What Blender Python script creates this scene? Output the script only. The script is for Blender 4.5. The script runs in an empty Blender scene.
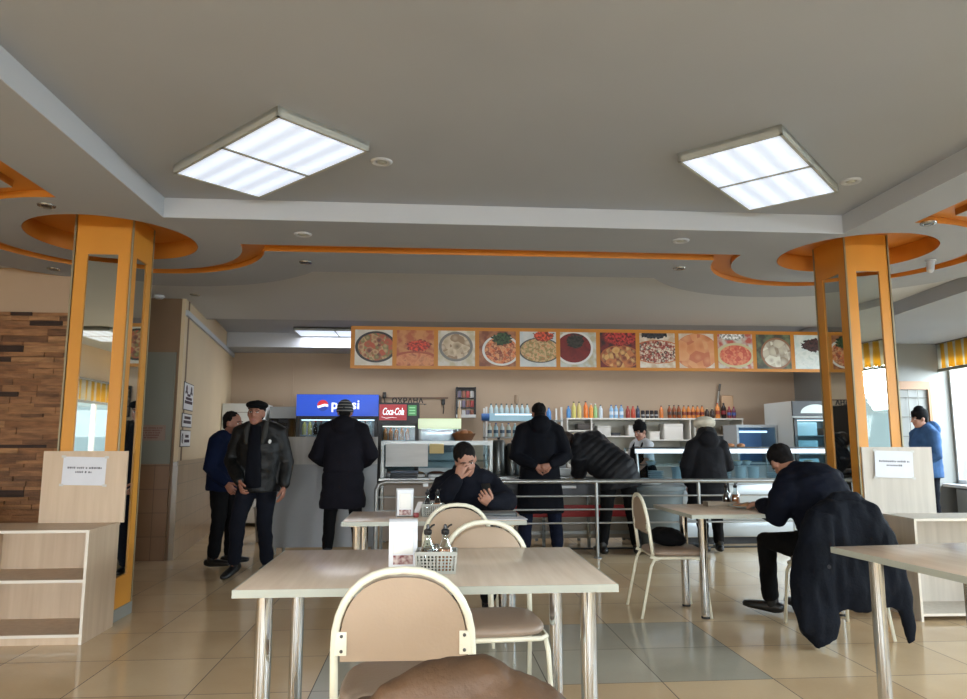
import bpy, bmesh, math, random
from mathutils import Vector, Matrix, noise as mnoise
random.seed(7)
SC = bpy.context.scene
COL = SC.collection
PI = math.pi
def V(*a): return Vector(a)
def rad(d): return d * PI / 180

# ---------------------------------------------------------------- materials
def lin(c):
    o = []
    for v in c:
        v = v / 255.0
        o.append(v / 12.92 if v <= 0.04045 else ((v + 0.055) / 1.055) ** 2.4)
    return (o[0], o[1], o[2], 1.0)
MATS = {}
def nt(name):
    m = bpy.data.materials.new(name); m.use_nodes = True
    t = m.node_tree; b = t.nodes['Principled BSDF']
    return m, t, b
def M(name, c, rough=0.5, metal=0.0, spec=0.5, var=0.0, vscale=(8, 8, 8), c2=None, bump=0.0, bscale=60, coat=0.0, emit=0.0, detail=3, bdist=0.01):
    """plain procedural material: a base colour, noise variation towards c2, noise bump"""
    if name in MATS: return MATS[name]
    m, t, b = nt(name)
    b.inputs['Roughness'].default_value = rough
    b.inputs['Metallic'].default_value = metal
    b.inputs['Specular IOR Level'].default_value = spec
    b.inputs['Coat Weight'].default_value = coat
    b.inputs['Base Color'].default_value = lin(c)
    L = t.links.new
    tc = t.nodes.new('ShaderNodeTexCoord')
    if var > 0 or c2:
        mp = t.nodes.new('ShaderNodeMapping'); mp.inputs['Scale'].default_value = vscale
        n = t.nodes.new('ShaderNodeTexNoise'); n.inputs['Scale'].default_value = 1.0; n.inputs['Detail'].default_value = detail
        L(tc.outputs['Object'], mp.inputs['Vector']); L(mp.outputs[0], n.inputs['Vector'])
        r = t.nodes.new('ShaderNodeValToRGB')
        d2 = c2 if c2 else tuple(max(0, v * (1 - var)) for v in c)
        r.color_ramp.elements[0].position = 0.3; r.color_ramp.elements[0].color = lin(d2)
        r.color_ramp.elements[1].position = 0.7; r.color_ramp.elements[1].color = lin(c)
        L(n.outputs['Fac'], r.inputs['Fac']); L(r.outputs['Color'], b.inputs['Base Color'])
    if bump > 0:
        n2 = t.nodes.new('ShaderNodeTexNoise'); n2.inputs['Scale'].default_value = bscale; n2.inputs['Detail'].default_value = 4
        bp = t.nodes.new('ShaderNodeBump'); bp.inputs['Strength'].default_value = bump; bp.inputs['Distance'].default_value = bdist
        L(tc.outputs['Object'], n2.inputs['Vector']); L(n2.outputs['Fac'], bp.inputs['Height']); L(bp.outputs[0], b.inputs['Normal'])
    if emit > 0:
        b.inputs['Emission Color'].default_value = lin(c); b.inputs['Emission Strength'].default_value = emit
    MATS[name] = m
    return m
def glass(name, tint=(235, 242, 245), refl=0.10, rough=0.02, graze=0.75):
    """thin pane: mostly see-through, a little mirror-like"""
    if name in MATS: return MATS[name]
    m, t, b = nt(name); t.nodes.remove(b)
    out = t.nodes['Material Output']
    tr = t.nodes.new('ShaderNodeBsdfTransparent'); tr.inputs[0].default_value = lin(tint)
    gl = t.nodes.new('ShaderNodeBsdfGlossy'); gl.inputs['Roughness'].default_value = rough
    lw = t.nodes.new('ShaderNodeLayerWeight'); lw.inputs['Blend'].default_value = 0.25
    mr = t.nodes.new('ShaderNodeMapRange'); mr.inputs['To Min'].default_value = refl; mr.inputs['To Max'].default_value = graze
    mx = t.nodes.new('ShaderNodeMixShader')
    t.links.new(lw.outputs['Fresnel'], mr.inputs['Value']); t.links.new(mr.outputs[0], mx.inputs[0])
    t.links.new(tr.outputs[0], mx.inputs[1]); t.links.new(gl.outputs[0], mx.inputs[2]); t.links.new(mx.outputs[0], out.inputs[0])
    MATS[name] = m
    return m

# ---------------------------------------------------------------- mesh builder
class MB:
    def __init__(s): s.bm = bmesh.new(); s.mi = 0
    def add(s, vs, fs):
        v = [s.bm.verts.new(p) for p in vs]
        for f in fs:
            try:
                fc = s.bm.faces.new([v[i] for i in f]); fc.material_index = s.mi
            except ValueError: pass
        return v
    def box(s, x0, x1, y0, y1, z0, z1, bev=0.0, seg=2, mat=None):
        t = bmesh.new(); bmesh.ops.create_cube(t, size=1)
        for v in t.verts: v.co = V((x0 + x1) / 2 + v.co.x * (x1 - x0), (y0 + y1) / 2 + v.co.y * (y1 - y0), (z0 + z1) / 2 + v.co.z * (z1 - z0))
        if bev > 0: bmesh.ops.bevel(t, geom=t.edges[:] + t.verts[:], offset=bev, segments=seg, affect='EDGES', profile=0.5)
        s.merge(t, mat); return s
    def merge(s, t, mat=None):
        t.verts.index_update()
        vs = [v.co.copy() for v in t.verts]
        if mat is not None: vs = [mat @ v for v in vs]
        s.add(vs, [[v.index for v in f.verts] for f in t.faces]); t.free()
    def loft(s, pts, rads, side=None, n=12, cap=True, roundcap=True, power=2.0, closed=False):
        pts = [Vector(p) for p in pts]; N = len(pts); rads = [(r, r) if not isinstance(r, (tuple, list)) else r for r in rads]
        P = []; R = []; T = []
        for i in range(N):
            if closed: t = pts[(i + 1) % N] - pts[(i - 1) % N]
            else: t = (pts[min(i + 1, N - 1)] - pts[max(i - 1, 0)])
            T.append(t.normalized())
        if cap and roundcap and not closed:
            for k in (90, 60, 30):
                a = rad(k); rr = min(rads[0]); P.append(pts[0] - T[0] * rr * math.sin(a) * 0.9); q = max(math.cos(a), 0.02); R.append((rads[0][0] * q, rads[0][1] * q))
        TT = [T[0]] * len(P)
        P += pts; R += rads; TT += T
        if cap and roundcap and not closed:
            for k in (30, 60, 90):
                a = rad(k); rr = min(rads[-1]); P.append(pts[-1] + T[-1] * rr * math.sin(a) * 0.9); q = max(math.cos(a), 0.02); R.append((rads[-1][0] * q, rads[-1][1] * q)); TT.append(T[-1])
        auto = side is None
        if auto:
            side = V(1, 0, 0) if abs(T[0].x) < 0.8 else V(0, 1, 0)
        fixed = not auto; sd = Vector(side); rings = []; vs = []
        for p, r, t in zip(P, R, TT):
            u = sd - t * sd.dot(t)
            if u.length < 1e-4: u = t.orthogonal()
            u.normalize(); w = t.cross(u)
            if not fixed: sd = u
            idx = []
            for k in range(n):
                a = 2 * PI * k / n; ca, sa = math.cos(a), math.sin(a)
                if power != 2.0:
                    ca = math.copysign(abs(ca) ** (2 / power), ca); sa = math.copysign(abs(sa) ** (2 / power), sa)
                idx.append(len(vs)); vs.append(p + u * (r[0] * ca) + w * (r[1] * sa))
            rings.append(idx)
        fs = []
        m = len(rings)
        for i in range(m if closed else m - 1):
            A, B = rings[i], rings[(i + 1) % m]
            for k in range(n): fs.append([A[k], A[(k + 1) % n], B[(k + 1) % n], B[k]])
        if cap and not closed: fs.append(rings[0][::-1]); fs.append(rings[-1])
        s.add(vs, fs); return s
    def tube(s, pts, r, n=10, closed=False):
        rr = r if isinstance(r, (list, tuple)) else [r] * len(pts)
        return s.loft(pts, list(rr), None, n, roundcap=False, closed=closed)
    def limb(s, pts, rr, n=12): return s.loft(pts, list(rr), None, n)
    def ell(s, c, r, rot=None, seg=16, rng=10):
        t = bmesh.new(); bmesh.ops.create_uvsphere(t, u_segments=seg, v_segments=rng, radius=1)
        c = Vector(c)
        for v in t.verts:
            p = V(v.co.x * r[0], v.co.y * r[1], v.co.z * r[2])
            v.co = c + (rot @ p if rot is not None else p)
        s.merge(t); return s
    def lathe(s, prof, c=(0, 0, 0), n=16, axis='Z', cap=True):
        c = Vector(c); vs = []; fs = []
        for r, h in prof:
            for k in range(n):
                a = 2 * PI * k / n
                if axis == 'Z': vs.append(c + V(r * math.cos(a), r * math.sin(a), h))
                elif axis == 'Y': vs.append(c + V(r * math.cos(a), -h, r * math.sin(a)))
                else: vs.append(c + V(h, r * math.cos(a), r * math.sin(a)))
        m = len(prof)
        for i in range(m - 1):
            for k in range(n): fs.append([i * n + k, i * n + (k + 1) % n, (i + 1) * n + (k + 1) % n, (i + 1) * n + k])
        if cap: fs.append(list(range(n))[::-1]); fs.append([(m - 1) * n + k for k in range(n)])
        s.add(vs, fs); return s
    def cyl(s, p0, p1, r, n=12):
        return s.tube([p0, p1], r, n)
    def quad(s, a, b, c, d): s.add([Vector(a), Vector(b), Vector(c), Vector(d)], [[0, 1, 2, 3]]); return s
    def prism(s, poly, z0, z1):
        n = len(poly); vs = [V(x, y, z0) for x, y in poly] + [V(x, y, z1) for x, y in poly]
        fs = [list(range(n))[::-1], [n + k for k in range(n)]] + [[k, (k + 1) % n, n + (k + 1) % n, n + k] for k in range(n)]
        s.add(vs, fs); return s
    def xf(s, m):
        for v in s.bm.verts: v.co = m @ v.co
        return s
    def build(s, name, mats, parent=None, smooth=True, ang=40):
        bm = s.bm; bmesh.ops.recalc_face_normals(bm, faces=bm.faces[:])
        me = bpy.data.meshes.new(name); bm.to_mesh(me); bm.free()
        return link(name, me, mats, parent, smooth, ang)
def link(name, me, mats, parent=None, smooth=True, ang=40):
    if not isinstance(mats, (list, tuple)): mats = [mats]
    for m in mats: me.materials.append(m)
    if smooth:
        me.polygons.foreach_set('use_smooth', [True] * len(me.polygons))
        try: me.set_sharp_from_angle(angle=rad(ang))
        except Exception: pass
    o = bpy.data.objects.new(name, me); COL.objects.link(o)
    if parent is not None: o.parent = parent
    return o
def tag(o, label, cat, group=None, kind=None):
    if label: o['label'] = label
    if cat: o['category'] = cat
    if group: o['group'] = group
    if kind: o['kind'] = kind
    return o
def thing(name, label, cat, loc=(0, 0, 0), rz=0.0, group=None):
    o = bpy.data.objects.new(name, None); o.empty_display_size = 0.05; COL.objects.link(o)
    o.location = loc; o.rotation_euler = (0, 0, rz)
    return tag(o, label, cat, group)
def struct(mb, name, mats, label, parent=None, smooth=False):
    o = mb.build(name, mats, parent, smooth)
    if parent is None: tag(o, label, name.split('_')[0], None, 'structure')
    return o
def dup(o, loc=None, rz=None, label=None, parent=None):
    c = o.copy(); COL.objects.link(c)
    if parent is not None: c.parent = parent
    for ch in list(o.children): dup(ch, parent=c)
    if loc is not None: c.location = loc
    if rz is not None: c.rotation_euler = (0, 0, rz)
    if label: c['label'] = label
    return c
def text_mesh(mb, txt, size, mat4, ext=0.001, shear=0.0, space=1.0, bold=0.0):
    cu = bpy.data.curves.new('lettering', 'FONT'); cu.body = txt; cu.size = size; cu.extrude = ext; cu.shear = shear
    cu.align_x = 'CENTER'; cu.align_y = 'CENTER'; cu.space_character = space; cu.offset = bold
    o = bpy.data.objects.new('lettering', cu); COL.objects.link(o)
    dg = bpy.context.evaluated_depsgraph_get(); me = bpy.data.meshes.new_from_object(o.evaluated_get(dg))
    vs = [mat4 @ v.co for v in me.vertices]; mb.add(vs, [list(p.vertices) for p in me.polygons])
    bpy.data.objects.remove(o); bpy.data.meshes.remove(me); return mb
def face_cam(x, y, z): # plane whose front looks towards -Y
    return Matrix.Translation((x, y, z)) @ Matrix.Rotation(PI / 2, 4, 'X')
def curve_plate(name, splines, z0, z1):
    """flat plate with holes, from closed outlines"""
    cu = bpy.data.curves.new(name, 'CURVE'); cu.dimensions = '2D'; cu.fill_mode = 'BOTH'; cu.extrude = (z1 - z0) / 2
    for sp in splines:
        q = cu.splines.new('POLY'); q.points.add(len(sp) - 1); q.use_cyclic_u = True
        for p, xy in zip(q.points, sp): p.co = (xy[0], xy[1], 0, 1)
    o = bpy.data.objects.new(name, cu); COL.objects.link(o)
    dg = bpy.context.evaluated_depsgraph_get(); me = bpy.data.meshes.new_from_object(o.evaluated_get(dg)); bpy.data.objects.remove(o)
    for v in me.vertices: v.co.z += (z0 + z1) / 2
    return me
def remesh(mb, voxel, it=3, fac=0.5):
    bm = mb.bm; bmesh.ops.recalc_face_normals(bm, faces=bm.faces[:])
    me = bpy.data.meshes.new('t'); bm.to_mesh(me); bm.free()
    o = bpy.data.objects.new('t', me); COL.objects.link(o)
    r = o.modifiers.new('r', 'REMESH'); r.mode = 'VOXEL'; r.voxel_size = voxel; r.use_smooth_shade = True
    sm = o.modifiers.new('s', 'SMOOTH'); sm.iterations = it; sm.factor = fac
    dg = bpy.context.evaluated_depsgraph_get(); out = bpy.data.meshes.new_from_object(o.evaluated_get(dg))
    bpy.data.objects.remove(o); bpy.data.meshes.remove(me)
    return out
def folds(me, amp, scale, seed=0, fn=None):
    off = V(seed * 3.1, seed * 1.7, seed * 2.3)
    nr = [v.normal.copy() for v in me.vertices]
    for v, n in zip(me.vertices, nr):
        p = v.co
        q = V(p.x * scale[0], p.y * scale[1], p.z * scale[2]) + off
        d = amp * (mnoise.noise(q) + 0.5 * mnoise.noise(q * 2.1))
        if fn: d += fn(p)
        v.co = p + n * d
    me.update()
# ---------------------------------------------------------------- people
SKIN = M('skin', (176, 128, 106), 0.55, var=0.10, vscale=(30, 30, 30))
SKIN2 = M('skin_ruddy', (156, 106, 86), 0.55, var=0.10, vscale=(30, 30, 30))
EYEW = M('eye_white', (225, 220, 215), 0.3); EYED = M('eye_dark', (40, 28, 22), 0.2); LIP = M('lips', (160, 98, 90), 0.5); BROW = M('brow_hair', (34, 26, 22), 0.8)
HAIR = M('black_hair', (20, 17, 17), 0.75, spec=.15, bump=0.6, bscale=140, var=0.3, vscale=(60, 60, 20))
HAIRB = M('brown_hair', (52, 36, 28), 0.55, bump=0.6, bscale=140, var=0.3, vscale=(60, 60, 20))
def frame(f, u, c=(0, 0, 0)):
    f = Vector(f).normalized(); u = Vector(u); u = (u - f * u.dot(f)).normalized(); r = f.cross(u)
    m = Matrix((r, f, u)).transposed().to_4x4(); m.translation = Vector(c); return m
def hand(mb, w, d, nrm, side, curl=0.35, spread=1.0):
    """palm and five separate bent fingers; side=+1 puts the thumb on +lateral"""
    w = Vector(w); d = Vector(d).normalized(); nrm = Vector(nrm); nrm = (nrm - d * nrm.dot(d)).normalized(); lat = d.cross(nrm) * side
    mb.loft([w - d * 0.02, w + d * 0.02, w + d * 0.06, w + d * 0.092], [(0.026, 0.019), (0.034, 0.018), (0.041, 0.016), (0.039, 0.013)], lat, 12, power=2.5)
    lens = [0.070, 0.080, 0.074, 0.058]
    for i in range(4):
        off = (0.0315 - 0.021 * i); p = w + d * (0.085 - 0.006 * abs(i - 1.2)) + lat * off
        dd = (d + lat * (0.10 - 0.07 * i) * spread).normalized(); ang = 0; pts = [p - dd * 0.02, p]; L = lens[i]; cv = curl * (1 + 0.12 * i)
        for k, seg in enumerate((0.45, 0.31, 0.24)):
            ang += cv * (0.75 if k == 0 else 1.0)
            p = p + (dd * math.cos(ang) + nrm * math.sin(ang)) * L * seg; pts.append(p)
        mb.limb(pts, [0.0098, 0.0098, 0.0088, 0.0080, 0.0066], 8)
    p = w + d * 0.022 + lat * 0.028; t1 = (d * 0.72 + lat * 0.66 + nrm * 0.25).normalized(); t2 = (d * 0.88 + lat * 0.30 + nrm * (0.25 + curl * 0.4)).normalized()
    mb.limb([p - t1 * 0.015, p + t1 * 0.036, p + t1 * 0.036 + t2 * 0.03, p + t1 * 0.036 + t2 * 0.053], [0.015, 0.0125, 0.0105, 0.0085], 8)
def head_parts(mb, m):
    R = m.to_3x3(); q = lambda *a: m @ V(*a)
    e = lambda c, r: mb.ell(q(*c), r, R)
    e((0, -0.012, 0.035), (0.075, 0.094, 0.082)); e((0, 0.02, -0.03), (0.061, 0.068, 0.082)); e((0, 0.035, -0.075), (0.046, 0.05, 0.037)); e((0, 0.066, -0.094), (0.021, 0.018, 0.017))
    for s in (-1, 1):
        e((s * 0.036, 0.055, -0.03), (0.024, 0.026, 0.024)); e((s * 0.076, -0.008, -0.008), (0.010, 0.021, 0.033)); e((s * 0.0105, 0.099, -0.026), (0.0085, 0.009, 0.0075))
    mb.limb([q(-0.045, 0.068, 0.030), q(0, 0.080, 0.027), q(0.045, 0.068, 0.030)], [0.010, 0.012, 0.010], 8)
    mb.limb([q(0, 0.084, 0.020), q(0, 0.109, -0.020)], [0.009, 0.0135], 8)
def face_bits(mb, m, brow=True):
    R = m.to_3x3(); q = lambda *a: m @ V(*a)
    for s in (-1, 1):
        mb.mi = 1; mb.ell(q(s * 0.030, 0.0775, 0.008), (0.014, 0.007, 0.0065), R, 10, 6)
        mb.mi = 2; mb.ell(q(s * 0.030, 0.0825, 0.008), (0.006, 0.0035, 0.006), R, 8, 6)
        mb.limb([q(s * 0.016, 0.081, 0.0145), q(s * 0.032, 0.084, 0.0165), q(s * 0.046, 0.076, 0.012)], [0.002, 0.0026, 0.002], 6)
        mb.mi = 4; mb.limb([q(s * 0.012, 0.092, 0.028), q(s * 0.032, 0.089, 0.033), q(s * 0.050, 0.073, 0.026)], [0.0035, 0.004, 0.0025], 6)
    mb.mi = 3; mb.limb([q(-0.021, 0.080, -0.058), q(0, 0.089, -0.055), q(0.021, 0.080, -0.058)], [0.0035, 0.0052, 0.0035], 6)
    mb.limb([q(-0.017, 0.080, -0.063), q(0, 0.0885, -0.0645), q(0.017, 0.080, -0.063)], [0.0035, 0.006, 0.0035], 6); mb.mi = 0
def mix(a, b, t): return Vector(a) * (1 - t) + Vector(b) * t
def person(label, loc, rz, sp):
    skin = sp.get('skin', SKIN)
    root = thing('person', label, 'person', loc, rz)
    hc, hf, hu = sp['head']; hm = frame(hf, hu, hc)
    pel, wai, che, nec = [Vector(p) for p in sp['spine']]; sd = Vector(sp.get('side', (1, 0, 0))); sds = Vector(sp.get('side_top', sd))
    mb = MB(); head_parts(mb, hm)
    mb.limb([hm @ V(0, -0.02, -0.05), mix(hm @ V(0, -0.03, -0.11), nec, 0.3), nec, mix(nec, che, 0.35)], [0.052, 0.053, 0.06, 0.07])
    mb.loft([pel - V(0, 0, 0.06), pel, wai, che, mix(che, nec, 0.75)], [(0.12, 0.085), (0.135, 0.095), (0.115, 0.085), (0.145, 0.10), (0.10, 0.065)], sds, 16)
    for k, (sh, el, wr, hd, hn, cu) in sp['arms'].items():
        mb.limb([mix(nec, sh, 0.4), sh, mix(sh, el, 0.5), el, mix(el, wr, 0.35), wr], [0.05, 0.05, 0.043, 0.036, 0.036, 0.024])
    for k, (hp, kn, an, td) in sp['legs'].items():
        td = Vector(td).normalized(); ln = mix(hp, kn, 0.5); cf = mix(kn, an, 0.3)
        mb.limb([hp, ln, kn, cf, an], [0.082, 0.068, 0.048, 0.05, 0.032]); mb.limb([an - td * 0.03 - V(0, 0, 0.03), an + td * 0.12 - V(0, 0, 0.05)], [0.032, 0.026])
    me = remesh(mb, 0.0095, 3); b2 = MB(); b2.bm.from_mesh(me); bpy.data.meshes.remove(me)
    for k, (sh, el, wr, hd, hn, cu) in sp['arms'].items():
        hand(b2, wr, hd, hn, 1 if sp.get('thumb', {}).get(k, 1) > 0 else -1, cu)
    face_bits(b2, hm)
    b2.build('body', [skin, EYEW, EYED, LIP, BROW], root, ang=180)
    # trousers, shoes
    mb = MB(); tr = sp.get('trad', (0.105, 0.09, 0.075, 0.066, 0.062))
    for k, (hp, kn, an, td) in sp['legs'].items():
        mb.limb([hp, mix(hp, kn, 0.5), kn, mix(kn, an, 0.5), mix(kn, an, 0.93)], tr)
    hips = [l[0] for l in sp['legs'].values()]; hm2 = mix(hips[0], hips[1], 0.5)
    mb.loft([mix(hm2, pel, 0.0), pel, mix(pel, wai, 0.6)], [(0.165, 0.115), (0.165, 0.12), (0.15, 0.11)], sd, 16)
    me = remesh(mb, 0.013, 4); folds(me, 0.008, (7, 7, 13), len(label)); link('trousers', me, sp['trousers'], root, ang=180)
    for k, (hp, kn, an, td) in sp['legs'].items():
        td = Vector(td).normalized(); s2 = td.cross(V(0, 0, 1)); up = V(0, 0, 1)
        if abs(td.z) > 0.3: s2 = Vector(sp.get('side', (1, 0, 0))); up = s2.cross(td)
        mb = MB(); f = an - up * 0.047
        mb.loft([f - td * 0.065, f - td * 0.03, f + td * 0.05, f + td * 0.13, f + td * 0.185], [(0.036, 0.036), (0.040, 0.043), (0.043, 0.036), (0.046, 0.030), (0.034, 0.022)], s2, 14, power=2.4)
        mb.limb([an - td * 0.012 - up * 0.03, an - td * 0.01 + up * 0.06], [0.046, 0.048])
        mb.build('shoe', sp['shoes'], root, ang=180)
    # coat
    co = sp['coat']; cm = co['mat']; mb = MB()
    ra = co.get('rad', {}); hem = [(Vector(p), a, b) for p, a, b in co.get('hem', [])]
    P = [h[0] for h in hem] + [pel, wai, che, mix(che, nec, 0.6), nec + (hm @ V(0, -0.02, -0.05) - nec) * 0.25]
    R = [(h[1], h[2]) for h in hem] + [ra.get('pel', (0.20, 0.145)), ra.get('wai', (0.195, 0.14)), ra.get('che', (0.20, 0.145)), ra.get('top', (0.165, 0.105)), ra.get('nec', (0.082, 0.078))]
    mb.loft(P, R, sds, 20, power=co.get('power', 2.3), roundcap=False)
    sr = co.get('sleeve', (0.085, 0.083, 0.074, 0.068, 0.062, 0.05))
    for k, (sh, el, wr, hd, hn, cu) in sp['arms'].items():
        if co.get('short'): mb.limb([mix(nec, sh, 0.45), sh, mix(sh, el, 0.4), mix(sh, el, 0.72)], sr[:4]); continue
        mb.limb([mix(nec, sh, 0.45), sh, mix(sh, el, 0.5), el, mix(el, wr, 0.45), mix(el, wr, 0.90)], sr)
    if co.get('hood'):
        hk = nec + (hm.to_3x3() @ V(0, -0.10, -0.02)) * co['hood']; R3 = frame(hf, nec - che).to_3x3()
        mb.ell(hk, (0.125, 0.075, 0.11), R3); mb.ell(nec + R3 @ V(0, -0.02, 0.0), (0.115, 0.10, 0.075), R3)
    if co.get('collar'):
        mb.loft([nec - (nec - che) * 0.15, nec + (hm @ V(0, -0.01, -0.08) - nec) * co['collar']], [(0.10, 0.095), (0.085, 0.088)], sds, 16, roundcap=False)
    me = remesh(mb, 0.012, 4); folds(me, co.get('amp', 0.010), co.get('fs', (6, 6, 9)), len(label) + 3, co.get('fn')); link(co.get('name', 'coat'), me, cm, root, ang=180)
    # hair and hats
    R3 = hm.to_3x3(); q = lambda *a: hm @ V(*a)
    if sp.get('hair'):
        mb = MB(); hs = sp.get('hairs', 1.0); mb.ell(q(0, -0.028 + sp.get('hairf', 0), 0.047 + sp.get('hairf', 0)), (0.084 * hs, 0.094 * hs, 0.084 * hs), R3, 24, 16); mb.ell(q(0, -0.06, -0.015), (0.066, 0.048, 0.06), R3)
        if sp.get('fringe'): mb.limb([q(-0.07, 0.03, 0.06), q(-0.03, 0.07, 0.075), q(0.03, 0.072, 0.072), q(0.07, 0.03, 0.06)], [0.03, 0.032, 0.032, 0.028])
        me = remesh(mb, 0.008, 2); folds(me, 0.007, (30, 30, 16), 4); link('hair', me, sp['hair'], root, ang=180)
    h = sp.get('hat')
    if h:
        k, m = h; mb = MB()
        if k == 'beanie':
            mb.loft([q(0, -0.016, 0.01), q(0, -0.016, 0.035), q(0, -0.018, 0.075), q(0, -0.02, 0.11), q(0, -0.022, 0.135), q(0, -0.022, 0.145)], [(0.088, 0.106), (0.090, 0.108), (0.087, 0.105), (0.07, 0.085), (0.042, 0.05), (0.012, 0.014)], R3 @ V(1, 0, 0), 24, roundcap=False)
            mb.loft([q(0, -0.016, 0.0), q(0, -0.016, 0.012), q(0, -0.016, 0.034)], [(0.091, 0.109), (0.095, 0.113), (0.092, 0.110)], R3 @ V(1, 0, 0), 24, roundcap=False)
        elif k == 'flat_cap':
            mb.ell(q(0, -0.012, 0.078), (0.104, 0.122, 0.046), R3, 24, 14); mb.loft([q(0, -0.02, 0.035), q(0, -0.02, 0.07)], [(0.082, 0.10), (0.084, 0.104)], R3 @ V(1, 0, 0), 20, roundcap=False); mb.ell(q(0, 0.10, 0.056), (0.066, 0.048, 0.011), R3)
        elif k == 'beret':
            mb.ell(q(0, -0.02, 0.078), (0.132, 0.136, 0.078), R3, 24, 14); mb.loft([q(0, -0.02, 0.02), q(0, -0.02, 0.06)], [(0.086, 0.103), (0.092, 0.11)], R3 @ V(1, 0, 0), 20, roundcap=False)
        elif k == 'skullcap':
            mb.loft([q(0, -0.018, 0.032), q(0, -0.02, 0.07), q(0, -0.022, 0.11), q(0, -0.022, 0.128)], [(0.085, 0.103), (0.088, 0.106), (0.082, 0.098), (0.055, 0.066)], R3 @ V(1, 0, 0), 24)
        mb.build('hat', m, root, ang=60)
    return root, hm
def cloth(name, c, c2=None, rough=0.85, bump=0.35, bs=55, spec=0.15):
    if max(c) < 110: c = tuple(int(v * .74) for v in c)
    return M(name, c, rough, spec=spec, var=0.25, vscale=(5, 5, 5), c2=c2, bump=bump, bscale=bs)
NAVY = cloth('navy_cloth', (26, 29, 42)); DKNAVY = cloth('dark_navy_cloth', (17, 20, 30)); BLACKC = cloth('black_cloth', (16, 16, 18)); JEANS = cloth('blue_denim', (28, 36, 62)); DENIMDK = cloth('dark_denim', (22, 26, 40))
BLUEJ = cloth('blue_jacket_cloth', (20, 34, 74)); BRIGHTBLUE = cloth('faded_blue_cloth', (66, 100, 146)); PLUM = cloth('charcoal_navy_parka', (35, 33, 44)); CHAR = cloth('charcoal_wool', (34, 34, 40)); PUFF = M('glossy_black_puffer', (15, 17, 23), 0.6, spec=.3, var=0.2, bump=0.3, bscale=40)
SHOE = M('black_leather', (14, 14, 15), 0.4, bump=0.2, bscale=80); WHITEC = cloth('white_cotton', (225, 228, 232)); CREAMK = cloth('cream_knit', (236, 228, 208), bs=160)
def stripes_mat():
    m, t, b = nt('striped_knit'); b.inputs['Roughness'].default_value = 0.9; L = t.links.new
    tc = t.nodes.new('ShaderNodeTexCoord'); sx = t.nodes.new('ShaderNodeSeparateXYZ'); L(tc.outputs['Generated'], sx.inputs[0])
    w = t.nodes.new('ShaderNodeMath'); w.operation = 'MULTIPLY'; w.inputs[1].default_value = 4.6; f = t.nodes.new('ShaderNodeMath'); f.operation = 'FRACT'
    L(sx.outputs['Z'], w.inputs[0]); L(w.outputs[0], f.inputs[0]); r = t.nodes.new('ShaderNodeValToRGB'); r.color_ramp.interpolation = 'CONSTANT'
    r.color_ramp.elements[0].color = lin((34, 36, 40)); e = r.color_ramp.elements[1]; e.position = 0.55; e.color = lin((150, 148, 140)); e2 = r.color_ramp.elements.new(0.72); e2.color = lin((70, 74, 80))
    L(f.outputs[0], r.inputs[0]); L(r.outputs[0], b.inputs['Base Color']); return m
STRIPE = stripes_mat()
STAND = dict(legs={'L': (V(-.09, 0, .90), V(-.11, .02, .50), V(-.12, -.02, .10), (-.2, 1, 0)), 'R': (V(.09, 0, .90), V(.11, .02, .50), V(.12, -.02, .10), (.2, 1, 0))},
             spine=[(0, 0, .95), (0, .01, 1.10), (0, 0, 1.30), (0, -.01, 1.46)])
quilt = lambda k, amp, ax: (lambda p: amp * abs(math.sin(p.dot(Vector(ax)) * k)))
# man in a striped beanie, seen from behind, hands at his front
sp = dict(STAND, head=((0, .02, 1.585), (0, 1, -.05), (0, 0, 1)), arms={'L': (V(-.185, 0, 1.38), V(-.31, .0, 1.10), V(-.17, .22, 1.0), (1, .5, -.1), (0, -1, 0), .4), 'R': (V(.185, 0, 1.38), V(.31, .0, 1.10), V(.17, .22, 1.0), (-1, .5, -.1), (0, -1, 0), .4)},
          trousers=BLACKC, shoes=SHOE, hat=('beanie', STRIPE), hair=HAIR, hairs=.97, coat=dict(name='parka', mat=PLUM, hood=1.0, hem=[(V(0, -.01, .54), .25, .175), (V(0, -.01, .58), .255, .18), (V(0, 0, .74), .235, .17)], rad=dict(pel=(.225, .165), wai=(.215, .16), che=(.225, .155), top=(.185, .115)), sleeve=(.10, .098, .088, .085, .075, .06), fn=lambda p: -0.012 * math.exp(-((p.z - 0.93) / 0.012) ** 2)))
sp['legs'] = {'L': (V(-.10, 0, .90), V(-.13, .01, .50), V(-.15, -.02, .10), (-.3, 1, 0)), 'R': (V(.10, 0, .90), V(.14, .01, .50), V(.19, -.02, .10), (.4, 1, 0))}
person('person in dark parka and striped beanie, back turned, facing the blue drinks fridge', (-.93, 7.95, 0), 0, sp)
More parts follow.
